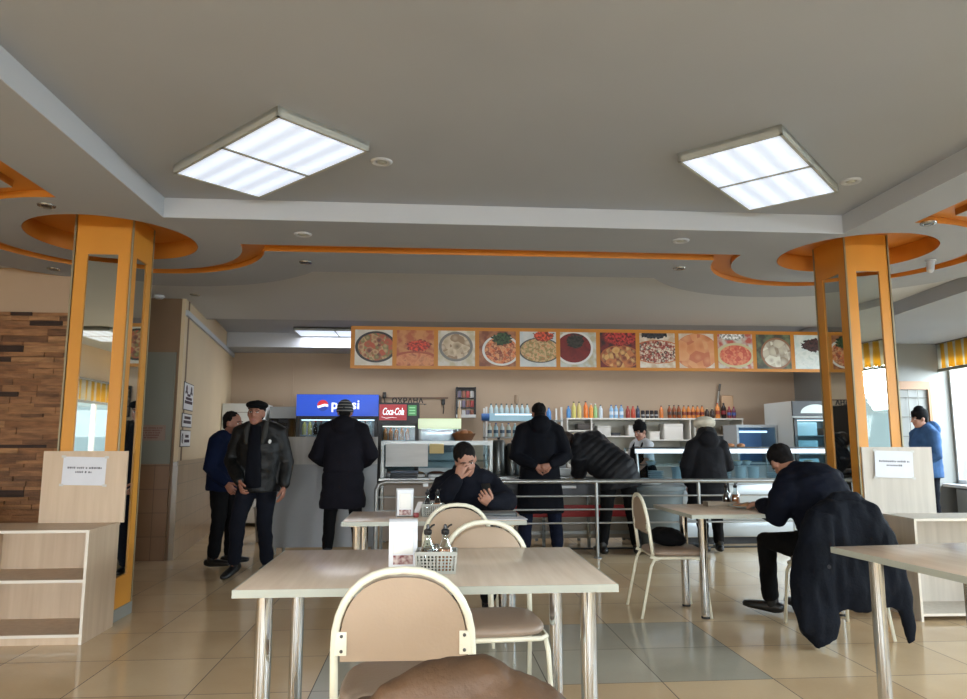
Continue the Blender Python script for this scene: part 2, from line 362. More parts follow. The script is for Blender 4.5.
# man in flat cap walking towards us
sp = dict(head=((.03, .07, 1.53), (-.05, 1, -.02), (-.04, 0, 1)), spine=[(0, 0, .92), (0, .02, 1.06), (0, .03, 1.24), (.01, .03, 1.41)], skin=SKIN2,
          arms={'R': (V(.19, .02, 1.34), V(.27, .02, 1.07), V(.09, .25, .88), (-.35, .5, -.75), (-1, -.3, 0), .5), 'L': (V(-.18, .0, 1.33), V(-.25, -.04, 1.06), V(-.265, .06, .83), (.1, .15, -1), (1, 0, 0), .35)},
          thumb={'R': 1, 'L': -1}, legs={'R': (V(.09, 0, .90), V(.13, .16, .52), V(.16, .12, .13), (.15, 1, -.25)), 'L': (V(-.09, 0, .90), V(-.08, .04, .50), V(-.07, -.12, .10), (-.1, 1, 0))},
          trousers=DENIMDK, shoes=SHOE, hat=('flat_cap', BLACKC), hair=HAIR, hairs=.96, coat=dict(name='jacket', mat=M('black_leather_jacket', (11, 12, 12), .5, spec=.3, var=.2, bump=.4, bscale=45), collar=.8, hem=[(V(0, .0, .78), .205, .15), (V(0, 0, .83), .20, .145)], rad=dict(pel=(.195, .14), wai=(.195, .14), che=(.21, .145), top=(.17, .105)), sleeve=(.09, .088, .078, .072, .066, .052)))
r, hm = person('person in black flat cap and leather jacket walking towards the tables', (-1.62, 7.0, 0), PI - .1, sp)
mb = MB(); mb.loft([V(0, .155, .84), V(0, .17, .95), V(0, .175, 1.1), V(0, .165, 1.26), V(.01, .12, 1.40)], [(.075, .02), (.075, .02), (.07, .02), (.06, .02), (.05, .02)], V(1, 0, 0), 12); mb.build('shirt', DKNAVY, r, ang=180)
mb = MB(); mb.limb([V(-.075, .07, 1.44), V(-.085, .13, 1.36), V(-.075, .165, 1.25)], [.022, .026, .018]); mb.limb([V(.085, .07, 1.44), V(.095, .13, 1.36), V(.085, .165, 1.25)], [.022, .026, .018]); mb.build('collar', cloth('grey_fur_collar', (92, 92, 88), bs=200), r, ang=180)
mb = MB(); mb.ell(V(-.14, .155, 1.26), (.016, .008, .02)); mb.build('badge', M('badge_white', (220, 222, 222), .5), r)
# man in blue jacket, profile
sp = dict(head=((0, .07, 1.445), (.05, 1, -.12), (0, .05, 1)), spine=[(0, 0, .90), (0, .0, 1.04), (0, .0, 1.20), (0, .01, 1.33)], skin=SKIN2,
          arms={'R': (V(.18, .0, 1.26), V(.22, -.04, 1.0), V(.19, .14, .84), (0, .6, -.7), (-1, 0, 0), .4), 'L': (V(-.18, .0, 1.26), V(-.22, -.02, 1.0), V(-.19, .16, .86), (0, .6, -.7), (1, 0, 0), .4)}, thumb={'R': 1, 'L': -1},
          legs={'R': (V(.09, 0, .86), V(.10, .02, .48), V(.11, -.02, .10), (.1, 1, 0)), 'L': (V(-.09, 0, .86), V(-.10, .05, .48), V(-.11, .04, .10), (-.1, 1, 0))}, trousers=BLACKC, shoes=SHOE, hair=HAIR, hairs=.985,
          coat=dict(name='jacket', mat=BLUEJ, collar=.45, hem=[(V(0, 0, .76), .20, .155), (V(0, 0, .80), .205, .16)], rad=dict(pel=(.20, .155), wai=(.20, .155), che=(.20, .15), top=(.17, .105))))
person('person in dark blue jacket standing in profile beside the left wall', (-2.10, 7.55, 0), -PI / 2 - .25, sp)
# man in long dark coat, hands clasped behind his back
sp = dict(STAND, head=((0, .05, 1.575), (0, 1, -.22), (0, .1, 1)), trad=(.11, .10, .085, .078, .075), skin=SKIN2,
          arms={'L': (V(-.195, 0, 1.37), V(-.29, -.06, 1.10), V(-.075, -.20, .985), (1, -.12, -.25), (0, 1, 0), .45), 'R': (V(.195, 0, 1.37), V(.29, -.06, 1.10), V(.085, -.225, 1.00), (-1, -.05, -.3), (0, 1, 0), .45)}, thumb={'L': -1, 'R': 1},
          trousers=JEANS, shoes=SHOE, hair=HAIR, hairs=.985, coat=dict(name='long_coat', mat=DKNAVY, hood=.95, hem=[(V(0, -.0, .47), .265, .18), (V(0, -.0, .52), .265, .18), (V(0, 0, .74), .25, .17)], rad=dict(pel=(.225, .16), wai=(.215, .15), che=(.225, .15), top=(.195, .115)), sleeve=(.10, .10, .09, .085, .078, .056), fs=(7, 7, 3), amp=.012))
sp['legs'] = {'L': (V(-.11, 0, .90), V(-.16, .02, .50), V(-.19, -.02, .10), (-.3, 1, 0)), 'R': (V(.11, 0, .90), V(.16, .02, .50), V(.19, -.02, .10), (.3, 1, 0))}
person('person in long dark coat, hands clasped behind the back, at the counter', (1.27, 7.98, 0), 0, sp)
# person in puffer jacket bent over the counter
sp = dict(head=((-.53, .30, 1.235), (-.55, .75, -.45), (-.45, .1, .9)), spine=[(0, 0, .93), (-.13, .10, 1.04), (-.31, .21, 1.17), (-.43, .26, 1.245)], side_top=(.55, -.1, .75),
          arms={'R': (V(-.20, .20, 1.30), V(-.03, .46, 1.22), V(-.20, .60, 1.05), (-.8, .5, -.2), (0, 0, -1), .5), 'L': (V(-.42, .10, 1.06), V(-.40, .28, .90), V(-.30, .50, .875), (.3, 1, 0), (0, 0, -1), .2)}, thumb={'L': 1, 'R': -1},
          legs={'L': (V(-.09, 0, .89), V(-.14, .0, .50), V(-.20, -.03, .10), (-.2, 1, 0)), 'R': (V(.10, 0, .89), V(.15, .0, .50), V(.19, -.03, .10), (.3, 1, 0))},
          trousers=BLACKC, shoes=SHOE, hair=HAIRB, hairs=1.1, coat=dict(name='puffer_jacket', mat=PUFF, hood=.75, hem=[(V(.03, -.02, .74), .235, .17), (V(.02, -.02, .80), .235, .17)], rad=dict(pel=(.225, .165), wai=(.22, .16), che=(.21, .16), top=(.17, .125)), sleeve=(.10, .10, .09, .085, .078, .058), amp=.008, fn=quilt(42, .008, (.62, -.3, -.72))))
person('person in quilted black puffer jacket bending far over the counter', (2.17, 7.99, 0), 0, sp)
# woman in dark coat and cream beret
sp = dict(STAND, head=((.0, .07, 1.40), (0, 1, -.15), (0, .05, 1)), spine=[(0, 0, .86), (0, .01, 1.0), (0, .02, 1.16), (0, .03, 1.29)],
          arms={'L': (V(-.165, .0, 1.21), V(-.26, .0, .96), V(-.20, .10, .76), (0, .5, -.9), (1, 0, 0), .4), 'R': (V(.165, .0, 1.21), V(.25, .02, .97), V(.16, .24, .90), (-.4, 1, 0), (0, 0, -1), .4)}, thumb={'L': -1, 'R': 1},
          trousers=BLACKC, shoes=SHOE, hat=('beret', CREAMK), hair=HAIR, coat=dict(name='winter_coat', mat=CHAR, hood=1.0, hem=[(V(0, -.0, .47), .255, .18), (V(0, -.0, .52), .255, .18), (V(0, 0, .68), .24, .17)], rad=dict(pel=(.22, .155), wai=(.20, .145), che=(.195, .145), top=(.165, .11)), sleeve=(.09, .092, .085, .08, .072, .055)))
sp['legs'] = {'L': (V(-.08, 0, .82), V(-.09, .02, .46), V(-.09, -.02, .10), (-.2, 1, 0)), 'R': (V(.08, 0, .82), V(.09, .02, .46), V(.09, -.02, .10), (.2, 1, 0))}
r, hm = person('person in cream beret and dark winter coat waiting at the glass counter', (3.26, 8.05, 0), 0, sp)
mb = MB(); mb.loft([V(0, .0, 1.25), V(0, .0, 1.30), V(0, .01, 1.345)], [(.13, .125), (.145, .135), (.118, .115)], V(1, 0, 0), 18); me = remesh(mb, .014, 2); folds(me, .012, (18, 18, 18), 2); link('fur_collar', me, M('black_fur', (12, 12, 14), .9, bump=.8, bscale=120), r, ang=180)
# server behind the counter
sp = dict(head=((-.02, .10, 1.40), (-.1, 1, -.35), (0, .25, 1)), spine=[(0, 0, .92), (0, .0, 1.05), (0, .04, 1.18), (0, .06, 1.29)],
          arms={'L': (V(-.15, .05, 1.22), V(-.17, .15, .99), V(-.12, .34, .83), (.1, 1, -.4), (0, 0, -1), .4), 'R': (V(.15, .05, 1.22), V(.17, .12, .98), V(.10, .30, .82), (-.1, 1, -.4), (0, 0, -1), .4)}, thumb={'L': 1, 'R': -1},
          legs={'L': (V(-.08, 0, .88), V(-.09, .02, .49), V(-.09, -.02, .10), (-.1, 1, 0)), 'R': (V(.08, 0, .88), V(.09, .02, .49), V(.09, -.02, .10), (.1, 1, 0))},
          trousers=BLACKC, shoes=SHOE, hat=('skullcap', BLACKC), hair=HAIR, hairs=.99, coat=dict(name='shirt', mat=WHITEC, short=True, rad=dict(pel=(.155, .115), wai=(.145, .11), che=(.155, .115), top=(.13, .08), nec=(.062, .06)), sleeve=(.06, .062, .058, .052, .045, .04), amp=.004))
sp['coat']['hem'] = [(V(0, 0, .84), .155, .115)]
r, hm = person('person in black cap, white shirt and dark apron serving behind the counter', (3.04, 9.75, 0), PI * .66, sp)
mb = MB()
mb.loft([V(0, .115, .45), V(0, .125, .70), V(0, .13, .92), V(0, .135, 1.05), V(0, .165, 1.17)], [(.19, .03), (.185, .03), (.17, .03), (.15, .03), (.10, .03)], V(1, 0, 0), 16, power=3); mb.limb([V(-.08, .15, 1.18), V(-.07, .06, 1.31), V(0, .0, 1.33), V(.07, .06, 1.31), V(.08, .15, 1.18)], [.015] * 5); mb.build('apron', DKNAVY, r, ang=60)
# man seated at the middle table, face in hand, telephone in the other
sp = dict(head=((.02, .30, 1.115), (-.12, .9, -.42), (.20, .4, .9)), spine=[(0, 0, .54), (0, .03, .70), (0, .10, .87), (0, .18, .99)], skin=SKIN,
          arms={'R': (V(.19, .13, .91), V(.25, .36, .79), V(.085, .44, .985), (-.30, .02, .95), (-.5, -.8, .1), .75), 'L': (V(-.19, .13, .91), V(-.30, .30, .80), V(-.15, .45, .80), (.45, .6, .45), (.5, -.5, .7), .75)}, thumb={'R': -1, 'L': -1},
          legs={'R': (V(.10, .0, .54), V(.14, .42, .53), V(.14, .42, .10), (.1, 1, 0)), 'L': (V(-.10, .0, .54), V(-.14, .42, .53), V(-.14, .42, .10), (-.1, 1, 0))},
          trousers=BLACKC, shoes=SHOE, hair=HAIR, hairs=1.03, hairf=.003, coat=dict(name='jacket', mat=NAVY, hood=1.1, rad=dict(pel=(.22, .17), wai=(.22, .17), che=(.215, .165), top=(.175, .125)), sleeve=(.10, .098, .09, .085, .075, .055), amp=.014, fs=(8, 8, 11)))
r, hm = person('person in dark hooded jacket sitting with face in hand, looking at a phone', (.31, 5.72, 0), PI, sp)
mb = MB(); mb.box(-.022, .022, -.004, .004, -.012, .012, .003); mb.xf(Matrix.Translation((.325, .30, .93)) @ Matrix.Rotation(.5, 4, 'Z')); mb.build('sleeve_patch', M('badge_white', (220, 222, 222)), r)
# man seated at the right table, leaning over his plate, back towards us
sp = dict(head=((-.075, .37, 1.105), (.22, .62, -.75), (.0, .75, .65)), spine=[(0, -.02, .55), (0, .03, .74), (-.03, .15, .94), (-.06, .26, 1.045)], side_top=(.97, -.1, .15),
          arms={'R': (V(.17, .16, .97), V(.24, .34, .80), V(.05, .52, .80), (-.6, .8, .0), (0, 0, -1), .6), 'L': (V(-.24, .14, .92), V(-.29, .20, .74), V(-.23, .42, .80), (.1, 1, 0), (0, 0, -1), .6)}, thumb={'R': -1, 'L': 1},
          legs={'R': (V(.10, .0, .54), V(.12, .46, .53), V(.12, .47, .10), (.1, 1, 0)), 'L': (V(-.10, .0, .54), V(-.18, .46, .53), V(-.14, .50, .10), (-.55, .85, 0))},
          trousers=BLACKC, shoes=SHOE, hair=HAIR, hairs=1.03, coat=dict(name='jacket', mat=M('navy_nylon', (10, 14, 27), .8, spec=.12, var=.2, bump=.3, bscale=35), collar=.6, hem=[(V(0, -.02, .46), .21, .17)], rad=dict(pel=(.225, .18), wai=(.225, .18), che=(.225, .175), top=(.18, .13)), sleeve=(.10, .10, .09, .085, .078, .058), amp=.016, fs=(6, 6, 12)))
person('person in navy jacket hunched over a plate at the right hand table', (2.77, 4.72, 0), rad(12), sp)
# man in blue jacket by the far right wall
sp = dict(STAND, head=((0, .05, 1.56), (0, 1, -.15), (0, .05, 1)), spine=[(0, 0, .93), (0, 0, 1.08), (0, -.01, 1.27), (0, -.01, 1.43)], arms={'L': (V(-.18, 0, 1.35), V(-.22, .0, 1.08), V(-.16, .22, 1.0), (.4, 1, 0), (0, 0, -1), .4), 'R': (V(.18, 0, 1.35), V(.22, .0, 1.08), V(.16, .22, 1.0), (-.4, 1, 0), (0, 0, -1), .4)}, thumb={'L': 1, 'R': -1},
          trousers=DENIMDK, shoes=SHOE, hat=('skullcap', BLACKC), hair=HAIR, hairs=.97, coat=dict(name='jacket', mat=BRIGHTBLUE, hood=1.0, hem=[(V(0, 0, .80), .20, .16), (V(0, 0, .84), .205, .165)], rad=dict(pel=(.205, .165), wai=(.20, .16), che=(.20, .155), top=(.17, .11)), sleeve=(.092, .09, .082, .076, .07, .055)))
person('person in faded blue jacket and dark cap standing near the far right window', (6.55, 8.85, 0), PI / 2 - .1, sp)
# ---------------------------------------------------------------- the room
ZS = 2.78; ZU = 2.92
CL = (-2.39, 5.36); CR = (3.47, 5.42); RR = (3.47, 5.33)      # the two columns
PAINT = M('ceiling_paint', (166, 172, 182), .75, var=.03, vscale=(1, 1, 1), bump=.05, bscale=90); PAINTW = M('white_trim_paint', (190, 194, 200), .6)
ORANGE = M('orange_paint', (206, 132, 48), .45, var=.05, vscale=(2, 2, 2)); PEACH = M('peach_wall_paint', (186, 164, 140), .7, var=.05, vscale=(1, 1, 1), bump=.05, bscale=80)
ORANGEC = M('orange_column_laminate', (216, 148, 56), .38, var=.05, vscale=(3, 3, 1)); ALU = M('aluminium_edge', (150, 138, 108), .5, .3)
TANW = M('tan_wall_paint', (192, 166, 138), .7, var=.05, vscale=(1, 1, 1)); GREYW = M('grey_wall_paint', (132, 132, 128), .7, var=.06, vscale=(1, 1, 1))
MIRROR = M('mirror_glass', (214, 218, 212), .02, 1.0)
def floor_mat():
    m, t, b = nt('floor_tiles'); L = t.links.new; N = t.nodes.new
    g = N('ShaderNodeNewGeometry'); sx = N('ShaderNodeSeparateXYZ'); L(g.outputs['Position'], sx.inputs[0])
    def math_(op, a, b_=None):
        q = N('ShaderNodeMath'); q.operation = op
        for i, v in enumerate((a, b_)):
            if v is None: continue
            if isinstance(v, (int, float)): q.inputs[i].default_value = v
            else: L(v, q.inputs[i])
        return q.outputs[0]
    def axis(o, off, T):
        u = math_('DIVIDE', math_('SUBTRACT', o, off), T); f = math_('FRACT', u); return math_('FLOOR', u), math_('MINIMUM', f, math_('SUBTRACT', 1.0, f))
    ix, dx = axis(sx.outputs['X'], 0.03, 0.607); iy, dy = axis(sx.outputs['Y'], 3.80, 0.6)
    gr = math_('GREATER_THAN', math_('MINIMUM', dx, dy), 0.0042)
    cb = N('ShaderNodeCombineXYZ'); L(ix, cb.inputs[0]); L(iy, cb.inputs[1]); wn = N('ShaderNodeTexWhiteNoise'); wn.noise_dimensions = '2D'; L(cb.outputs[0], wn.inputs['Vector'])
    n = N('ShaderNodeTexNoise'); n.inputs['Scale'].default_value = 2.5; n.inputs['Detail'].default_value = 8; L(g.outputs['Position'], n.inputs['Vector'])
    n2 = N('ShaderNodeTexNoise'); n2.inputs['Scale'].default_value = 60; n2.inputs['Detail'].default_value = 2; L(g.outputs['Position'], n2.inputs['Vector'])
    fac = math_('ADD', math_('MULTIPLY', n.outputs['Fac'], .5), math_('ADD', math_('MULTIPLY', wn.outputs['Value'], .35), math_('MULTIPLY', n2.outputs['Fac'], .15)))
    def inr(o, a, b_): return math_('MULTIPLY', math_('GREATER_THAN', o, a - .5), math_('LESS_THAN', o, b_ + .5))
    r = N('ShaderNodeValToRGB'); r.color_ramp.elements[0].position = .25; r.color_ramp.elements[0].color = lin((198, 170, 132)); r.color_ramp.elements[1].position = .8; r.color_ramp.elements[1].color = lin((218, 194, 158)); L(fac, r.inputs[0])
    r2 = N('ShaderNodeValToRGB'); r2.color_ramp.elements[0].position = .25; r2.color_ramp.elements[0].color = lin((166, 162, 146)); r2.color_ramp.elements[1].position = .8; r2.color_ramp.elements[1].color = lin((188, 184, 168)); L(fac, r2.inputs[0])
    gm = math_('MAXIMUM', math_('MULTIPLY', inr(ix, 0, 2), inr(iy, 0, 1)), math_('MAXIMUM', math_('MULTIPLY', inr(ix, -1, 2), inr(iy, 0, 0)), math_('MULTIPLY', inr(ix, -1, 0), inr(iy, -2, 0))))
    mx = N('ShaderNodeMix'); mx.data_type = 'RGBA'; L(gm, mx.inputs[0]); L(r.outputs[0], mx.inputs[6]); L(r2.outputs[0], mx.inputs[7])
    mg = N('ShaderNodeMix'); mg.data_type = 'RGBA'; L(gr, mg.inputs[0]); mg.inputs[6].default_value = lin((74, 66, 58)); L(mx.outputs[2], mg.inputs[7]); L(mg.outputs[2], b.inputs['Base Color'])
    ro = math_('ADD', .07, math_('MULTIPLY', n.outputs['Fac'], .12)); rg = N('ShaderNodeMix'); L(gr, rg.inputs[0]); rg.inputs[2].default_value = .8; L(ro, rg.inputs[3]); L(rg.outputs[0], b.inputs['Roughness'])
    bp = N('ShaderNodeBump'); bp.inputs['Strength'].default_value = .4; bp.inputs['Distance'].default_value = .003; L(gr, bp.inputs['Height']); L(bp.outputs[0], b.inputs['Normal'])
    return m
mb = MB(); mb.box(-5.4, 8.6, -4.8, 12.2, -.1, 0); struct(mb, 'floor', floor_mat(), 'floor of large glossy beige tiles with a few grey ones')
# --- walls
def brick_mat():
    m, t, b = nt('split_stone'); L = t.links.new; N = t.nodes.new
    tc = N('ShaderNodeTexCoord'); sx = N('ShaderNodeSeparateXYZ'); L(tc.outputs['Object'], sx.inputs[0]); cb = N('ShaderNodeCombineXYZ'); L(sx.outputs['X'], cb.inputs[0]); L(sx.outputs['Z'], cb.inputs[1])
    k = N('ShaderNodeTexBrick'); k.inputs['Scale'].default_value = 1; k.inputs['Brick Width'].default_value = .34; k.inputs['Row Height'].default_value = .055; k.inputs['Mortar Size'].default_value = .004; k.offset = .37
    k.inputs['Color1'].default_value = (0, 0, 0, 1); k.inputs['Color2'].default_value = (1, 1, 1, 1); k.inputs['Mortar'].default_value = (0, 0, 0, 1); L(cb.outputs[0], k.inputs['Vector'])
    mp = N('ShaderNodeMapping'); mp.inputs['Scale'].default_value = (5, 5, 40); n = N('ShaderNodeTexNoise'); n.inputs['Scale'].default_value = 1; n.inputs['Detail'].default_value = 6; L(tc.outputs['Object'], mp.inputs[0]); L(mp.outputs[0], n.inputs['Vector'])
    ad = N('ShaderNodeMath'); ad.operation = 'MULTIPLY_ADD'; L(n.outputs['Fac'], ad.inputs[0]); ad.inputs[1].default_value = .55; ml = N('ShaderNodeMath'); ml.operation = 'MULTIPLY'; ml.inputs[1].default_value = .5; L(k.outputs['Color'], ml.inputs[0]); L(ml.outputs[0], ad.inputs[2])
    r = N('ShaderNodeValToRGB'); e = r.color_ramp.elements; e[0].position = .2; e[0].color = lin((38, 26, 20)); e[1].position = .85; e[1].color = lin((190, 142, 92))
    for p, c in ((.36, (92, 62, 42)), (.5, (150, 104, 66)), (.66, (166, 118, 74))): q = e.new(p); q.color = lin(c)
    L(ad.outputs[0], r.inputs[0]); mm = N('ShaderNodeMix'); mm.data_type = 'RGBA'; L(k.outputs['Fac'], mm.inputs[0]); L(r.outputs[0], mm.inputs[6]); mm.inputs[7].default_value = lin((30, 20, 15)); L(mm.outputs[2], b.inputs['Base Color'])
    bp = N('ShaderNodeBump'); bp.inputs['Distance'].default_value = .03; bp.inputs['Strength'].default_value = .9; L(ad.outputs[0], bp.inputs['Height']); L(bp.outputs[0], b.inputs['Normal']); b.inputs['Roughness'].default_value = .75
    return m
STONE = brick_mat()
# left stone wall: real courses standing proud of each other
mb = MB(); mb.box(-5.4, -3.05, 6.62, 6.85, 0, 2.43); rnd = random.Random(3)
z = 0.0
while z < 2.40:
    h = rnd.choice((.032, .045, .06)); x = -5.4 - rnd.random() * .3
    while x < -3.05:
        w = rnd.uniform(.12, .45); mb.mi = rnd.choice((0, 0, 1, 1, 2, 2, 3, 5, 5, 5, 4)); mb.box(max(x, -5.4), min(x + w - .004, -3.05), 6.62 - rnd.uniform(.004, .035), 6.63, z, min(z + h - .004, 2.43)); x += w
    z += h
STN = [M('stone_%d' % k, c, .8, var=.3, vscale=(6, 6, 40), bump=.6, bscale=40) for k, c in enumerate(((158, 110, 72), (176, 126, 84), (134, 94, 64), (192, 142, 96), (66, 46, 36), (166, 118, 80)))]
struct(mb, 'wall_left', STN, 'wall of thin split stone strips on the left behind the column')
mb = MB(); mb.box(-5.4, -3.05, 6.64, 6.86, 2.43, ZU); struct(mb, 'wall_left_upper', TANW, 'tan painted wall strip above the stone wall on the left')
def tile_mat(name, c1, c2, w, h, mort, ax='Y', rough=.3):
    m, t, b = nt(name); L = t.links.new; N = t.nodes.new; tc = N('ShaderNodeTexCoord'); sx = N('ShaderNodeSeparateXYZ'); L(tc.outputs['Object'], sx.inputs[0]); cb = N('ShaderNodeCombineXYZ'); L(sx.outputs[ax], cb.inputs[0]); L(sx.outputs['Z'], cb.inputs[1])
    k = N('ShaderNodeTexBrick'); k.offset = 0; k.inputs['Scale'].default_value = 1; k.inputs['Brick Width'].default_value = w; k.inputs['Row Height'].default_value = h; k.inputs['Mortar Size'].default_value = .004; k.inputs['Color1'].default_value = lin(c1); k.inputs['Color2'].default_value = lin(c2); k.inputs['Mortar'].default_value = lin(mort)
    L(cb.outputs[0], k.inputs['Vector']); L(k.outputs['Color'], b.inputs['Base Color']); b.inputs['Roughness'].default_value = rough; return m
TILE = tile_mat('wall_tile', (178, 156, 128), (168, 146, 118), .30, .20, (140, 124, 104))
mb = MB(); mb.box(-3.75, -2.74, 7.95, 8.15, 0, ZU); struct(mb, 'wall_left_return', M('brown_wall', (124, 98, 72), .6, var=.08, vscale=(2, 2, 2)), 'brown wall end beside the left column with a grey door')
mb = MB(); mb.box(-3.93, -3.75, 6.80, 8.0, 0, ZU); struct(mb, 'wall_left_side', TANW, 'tan side wall behind the left column')
# grey panel and brown door in the wall end
mb = MB(); mb.box(-3.70, -2.79, 7.925, 7.96, 1.02, 2.24); o = struct(mb, 'door_1', M('grey_door_paint', (116, 116, 104), .5, var=.06, vscale=(1, 1, 1)), 'dull grey and brown door in the wall behind the left column')
mb = MB(); mb.box(-3.70, -2.79, 7.925, 7.96, 0.0, 1.015); mb.build('lower_panel', tile_mat('door_tile', (122, 92, 66), (116, 86, 60), .42, .25, (90, 66, 48), 'X'), o, False)
mb = MB(); mb.limb([V(-3.62, 7.91, 1.0), V(-3.62, 7.885, 1.0), V(-3.52, 7.885, 1.0)], [.010] * 3); mb.build('handle', ALU, o)
# angled left wall, tiled below
ax, ay, bx, by = -2.72, 7.95, -3.28, 12.0
ln = math.hypot(bx - ax, by - ay); AM = Matrix.Translation((ax, ay, 0)) @ Matrix.Rotation(math.atan2(-(bx - ax), by - ay), 4, 'Z')
mb = MB(); mb.box(-.04, 0, 0, ln, 1.04, ZU + .1); o = struct(mb, 'wall_left_far', M('cream_wall', (212, 190, 156), .7, var=.04, vscale=(1, 1, 1)), 'cream wall running back on the left, signs on it'); o.matrix_world = AM
mb = MB(); mb.box(-.04, .012, 0, ln, 0, 1.05); o = struct(mb, 'wall_left_tiles', TILE, 'beige tiled lower half of the left wall'); o.matrix_world = AM
mb = MB(); mb.box(0, .03, 0, ln, 2.66, 2.72); o = struct(mb, 'trim_1', PAINTW, 'pale cable trunking along the top of the left wall'); o.matrix_world = AM
mb = MB(); mb.box(-3.5, 6.9, 11.9, 12.1, 0, 3.1); mb.box(-2.275, -2.255, 11.885, 11.9, 1.9, 2.72); mb.box(-3.2, -2.4, 11.885, 11.9, 1.86, 1.885); struct(mb, 'wall_back', PEACH, 'peach painted back wall behind the serving counter')
mb = MB(); mb.box(6.45, 8.3, 9.75, 9.95, 0, 3.0); mb.box(6.45, 6.65, 9.95, 12.0, 0, 3.0); struct(mb, 'wall_right_far', GREYW, 'grey wall at the far right behind the rack')
# right hand window wall
def wall_open(mb, y0, y1, zt, holes, x0, x1):
    y = y0
    for a, b, z0, z1 in holes:
        mb.box(x0, x1, y, a, 0, zt); mb.box(x0, x1, a, b, 0, z0); mb.box(x0, x1, a, b, z1, zt); y = b
    mb.box(x0, x1, y, y1, 0, zt)
RW = Matrix.Translation((7.66, 9.75, 0)) @ Matrix.Rotation(-.13 + 0, 4, 'Z')   # runs along local -Y towards the viewer
holes = [(-14.6, -12.0, .66, 2.5), (-11.2, -8.6, .66, 2.5), (-7.8, -5.2, .66, 2.5), (-4.4, -2.4, .66, 2.5), (-2.05, -.02, .66, 2.5)]
mb = MB(); wall_open(mb, -15.2, 0.3, 3.0, holes, 0, .07); o = struct(mb, 'wall_right', GREYW, 'grey window wall along the right side'); o.matrix_world = RW
WFR = M('window_frame_white', (222, 224, 226), .4); PANE = glass('window_pane', (246, 249, 250), refl=.04, graze=.18)
for i, (a, b, z0, z1) in enumerate(holes):
    mb = MB()
    for yy in (a, (a + b) / 2 - .03, b - .03): mb.box(.005, .05, yy, yy + (.06 if yy < b - .03 else .03), z0, z1)
    mb.box(.005, .05, a, b, z0, z0 + .06); mb.box(.005, .05, a, b, z1 - .06, z1)
    w = struct(mb, 'window_%d' % (i + 1), WFR, 'white framed window in the right wall, %s from the far corner' % ('fifth', 'fourth', 'third', 'second', 'first')[i]); w.matrix_world = RW
    mb = MB(); mb.box(.02, .03, a + .04, b - .04, z0 + .04, z1 - .04); mb.build('pane', PANE, w, False)
    mb = MB(); mb.box(-.22, .005, a - .05, b + .05, z0 - .04, z0); mb.build('sill', PAINTW, w, False)
# back of the room behind the viewer (seen in the column mirrors)
REAR = [(-4.6, -2.2, .8, 2.3), (-1.4, 1.0, .8, 2.3), (1.8, 4.2, .8, 2.3)]
mb = MB(); x = -5.4
for a, b, z0, z1 in REAR:
    mb.box(x, a, -4.8, -4.55, 0, 3.0); mb.box(a, b, -4.8, -4.55, 0, z0); mb.box(a, b, -4.8, -4.55, z1, 3.0); x = b
mb.box(x, 8.0, -4.8, -4.55, 0, 3.0); struct(mb, 'wall_rear', M('yellow_wall', (214, 188, 140), .7), 'wall behind the viewer with curtained windows')
for i, (a, b, z0, z1) in enumerate(REAR):
    mb = MB()
    for xx in (a, (a + b) / 2 - .03, b - .06): mb.box(xx, xx + .06, -4.72, -4.65, z0, z1)
    mb.box(a, b, -4.72, -4.65, z0, z0 + .06); mb.box(a, b, -4.72, -4.65, z1 - .06, z1)
    w = struct(mb, 'window_%d' % (i + 6), WFR, 'white framed window in the wall behind the viewer, %s' % ('left', 'middle', 'right')[i])
    mb = MB(); mb.box(a + .04, b - .04, -4.69, -4.68, z0 + .04, z1 - .04); mb.build('pane', PANE, w, False)
mb = MB(); wall_open(mb, -4.8, 6.85, 3.0, [(-3.0, -.2, .75, 2.0)], -5.6, -5.4); struct(mb, 'wall_left_near', TANW, 'tan wall on the near left, outside the picture')
mb = MB()
for yy in (-3.0, -1.63, -.26): mb.box(-5.52, -5.46, yy, yy + .06, .75, 2.0)
mb.box(-5.52, -5.46, -3.0, -.2, .75, .81); mb.box(-5.52, -5.46, -3.0, -.2, 1.94, 2.0); w = struct(mb, 'window_9', WFR, 'white framed window in the near left wall, outside the picture')
mb = MB(); mb.box(-5.495, -5.485, -2.96, -.24, .79, 1.96); mb.build('pane', PANE, w, False)
# curtain valances
def stripe_cloth():
    m, t, b = nt('striped_curtain'); L = t.links.new; N = t.nodes.new; tc = N('ShaderNodeTexCoord'); sx = N('ShaderNodeSeparateXYZ'); L(tc.outputs['Object'], sx.inputs[0])
    w = N('ShaderNodeMath'); w.operation = 'MULTIPLY'; w.inputs[1].default_value = 5.2; f = N('ShaderNodeMath'); f.operation = 'FRACT'; L(sx.outputs['Y'], w.inputs[0]); L(w.outputs[0], f.inputs[0])
    r = N('ShaderNodeValToRGB'); r.color_ramp.interpolation = 'CONSTANT'; r.color_ramp.elements[0].color = lin((240, 196, 78)); r.color_ramp.elements[1].position = .55; r.color_ramp.elements[1].color = lin((236, 236, 226)); L(f.outputs[0], r.inputs[0]); L(r.outputs[0], b.inputs['Base Color'])
    b.inputs['Roughness'].default_value = .85; b.inputs['Transmission Weight'].default_value = 0.0
    tl = N('ShaderNodeBsdfTranslucent'); L(r.outputs[0], tl.inputs[0]); ms = N('ShaderNodeMixShader'); ms.inputs[0].default_value = .45; L(b.outputs[0], ms.inputs[1]); L(tl.outputs[0], ms.inputs[2]); L(ms.outputs[0], t.nodes['Material Output'].inputs[0]); return m
STC = stripe_cloth()
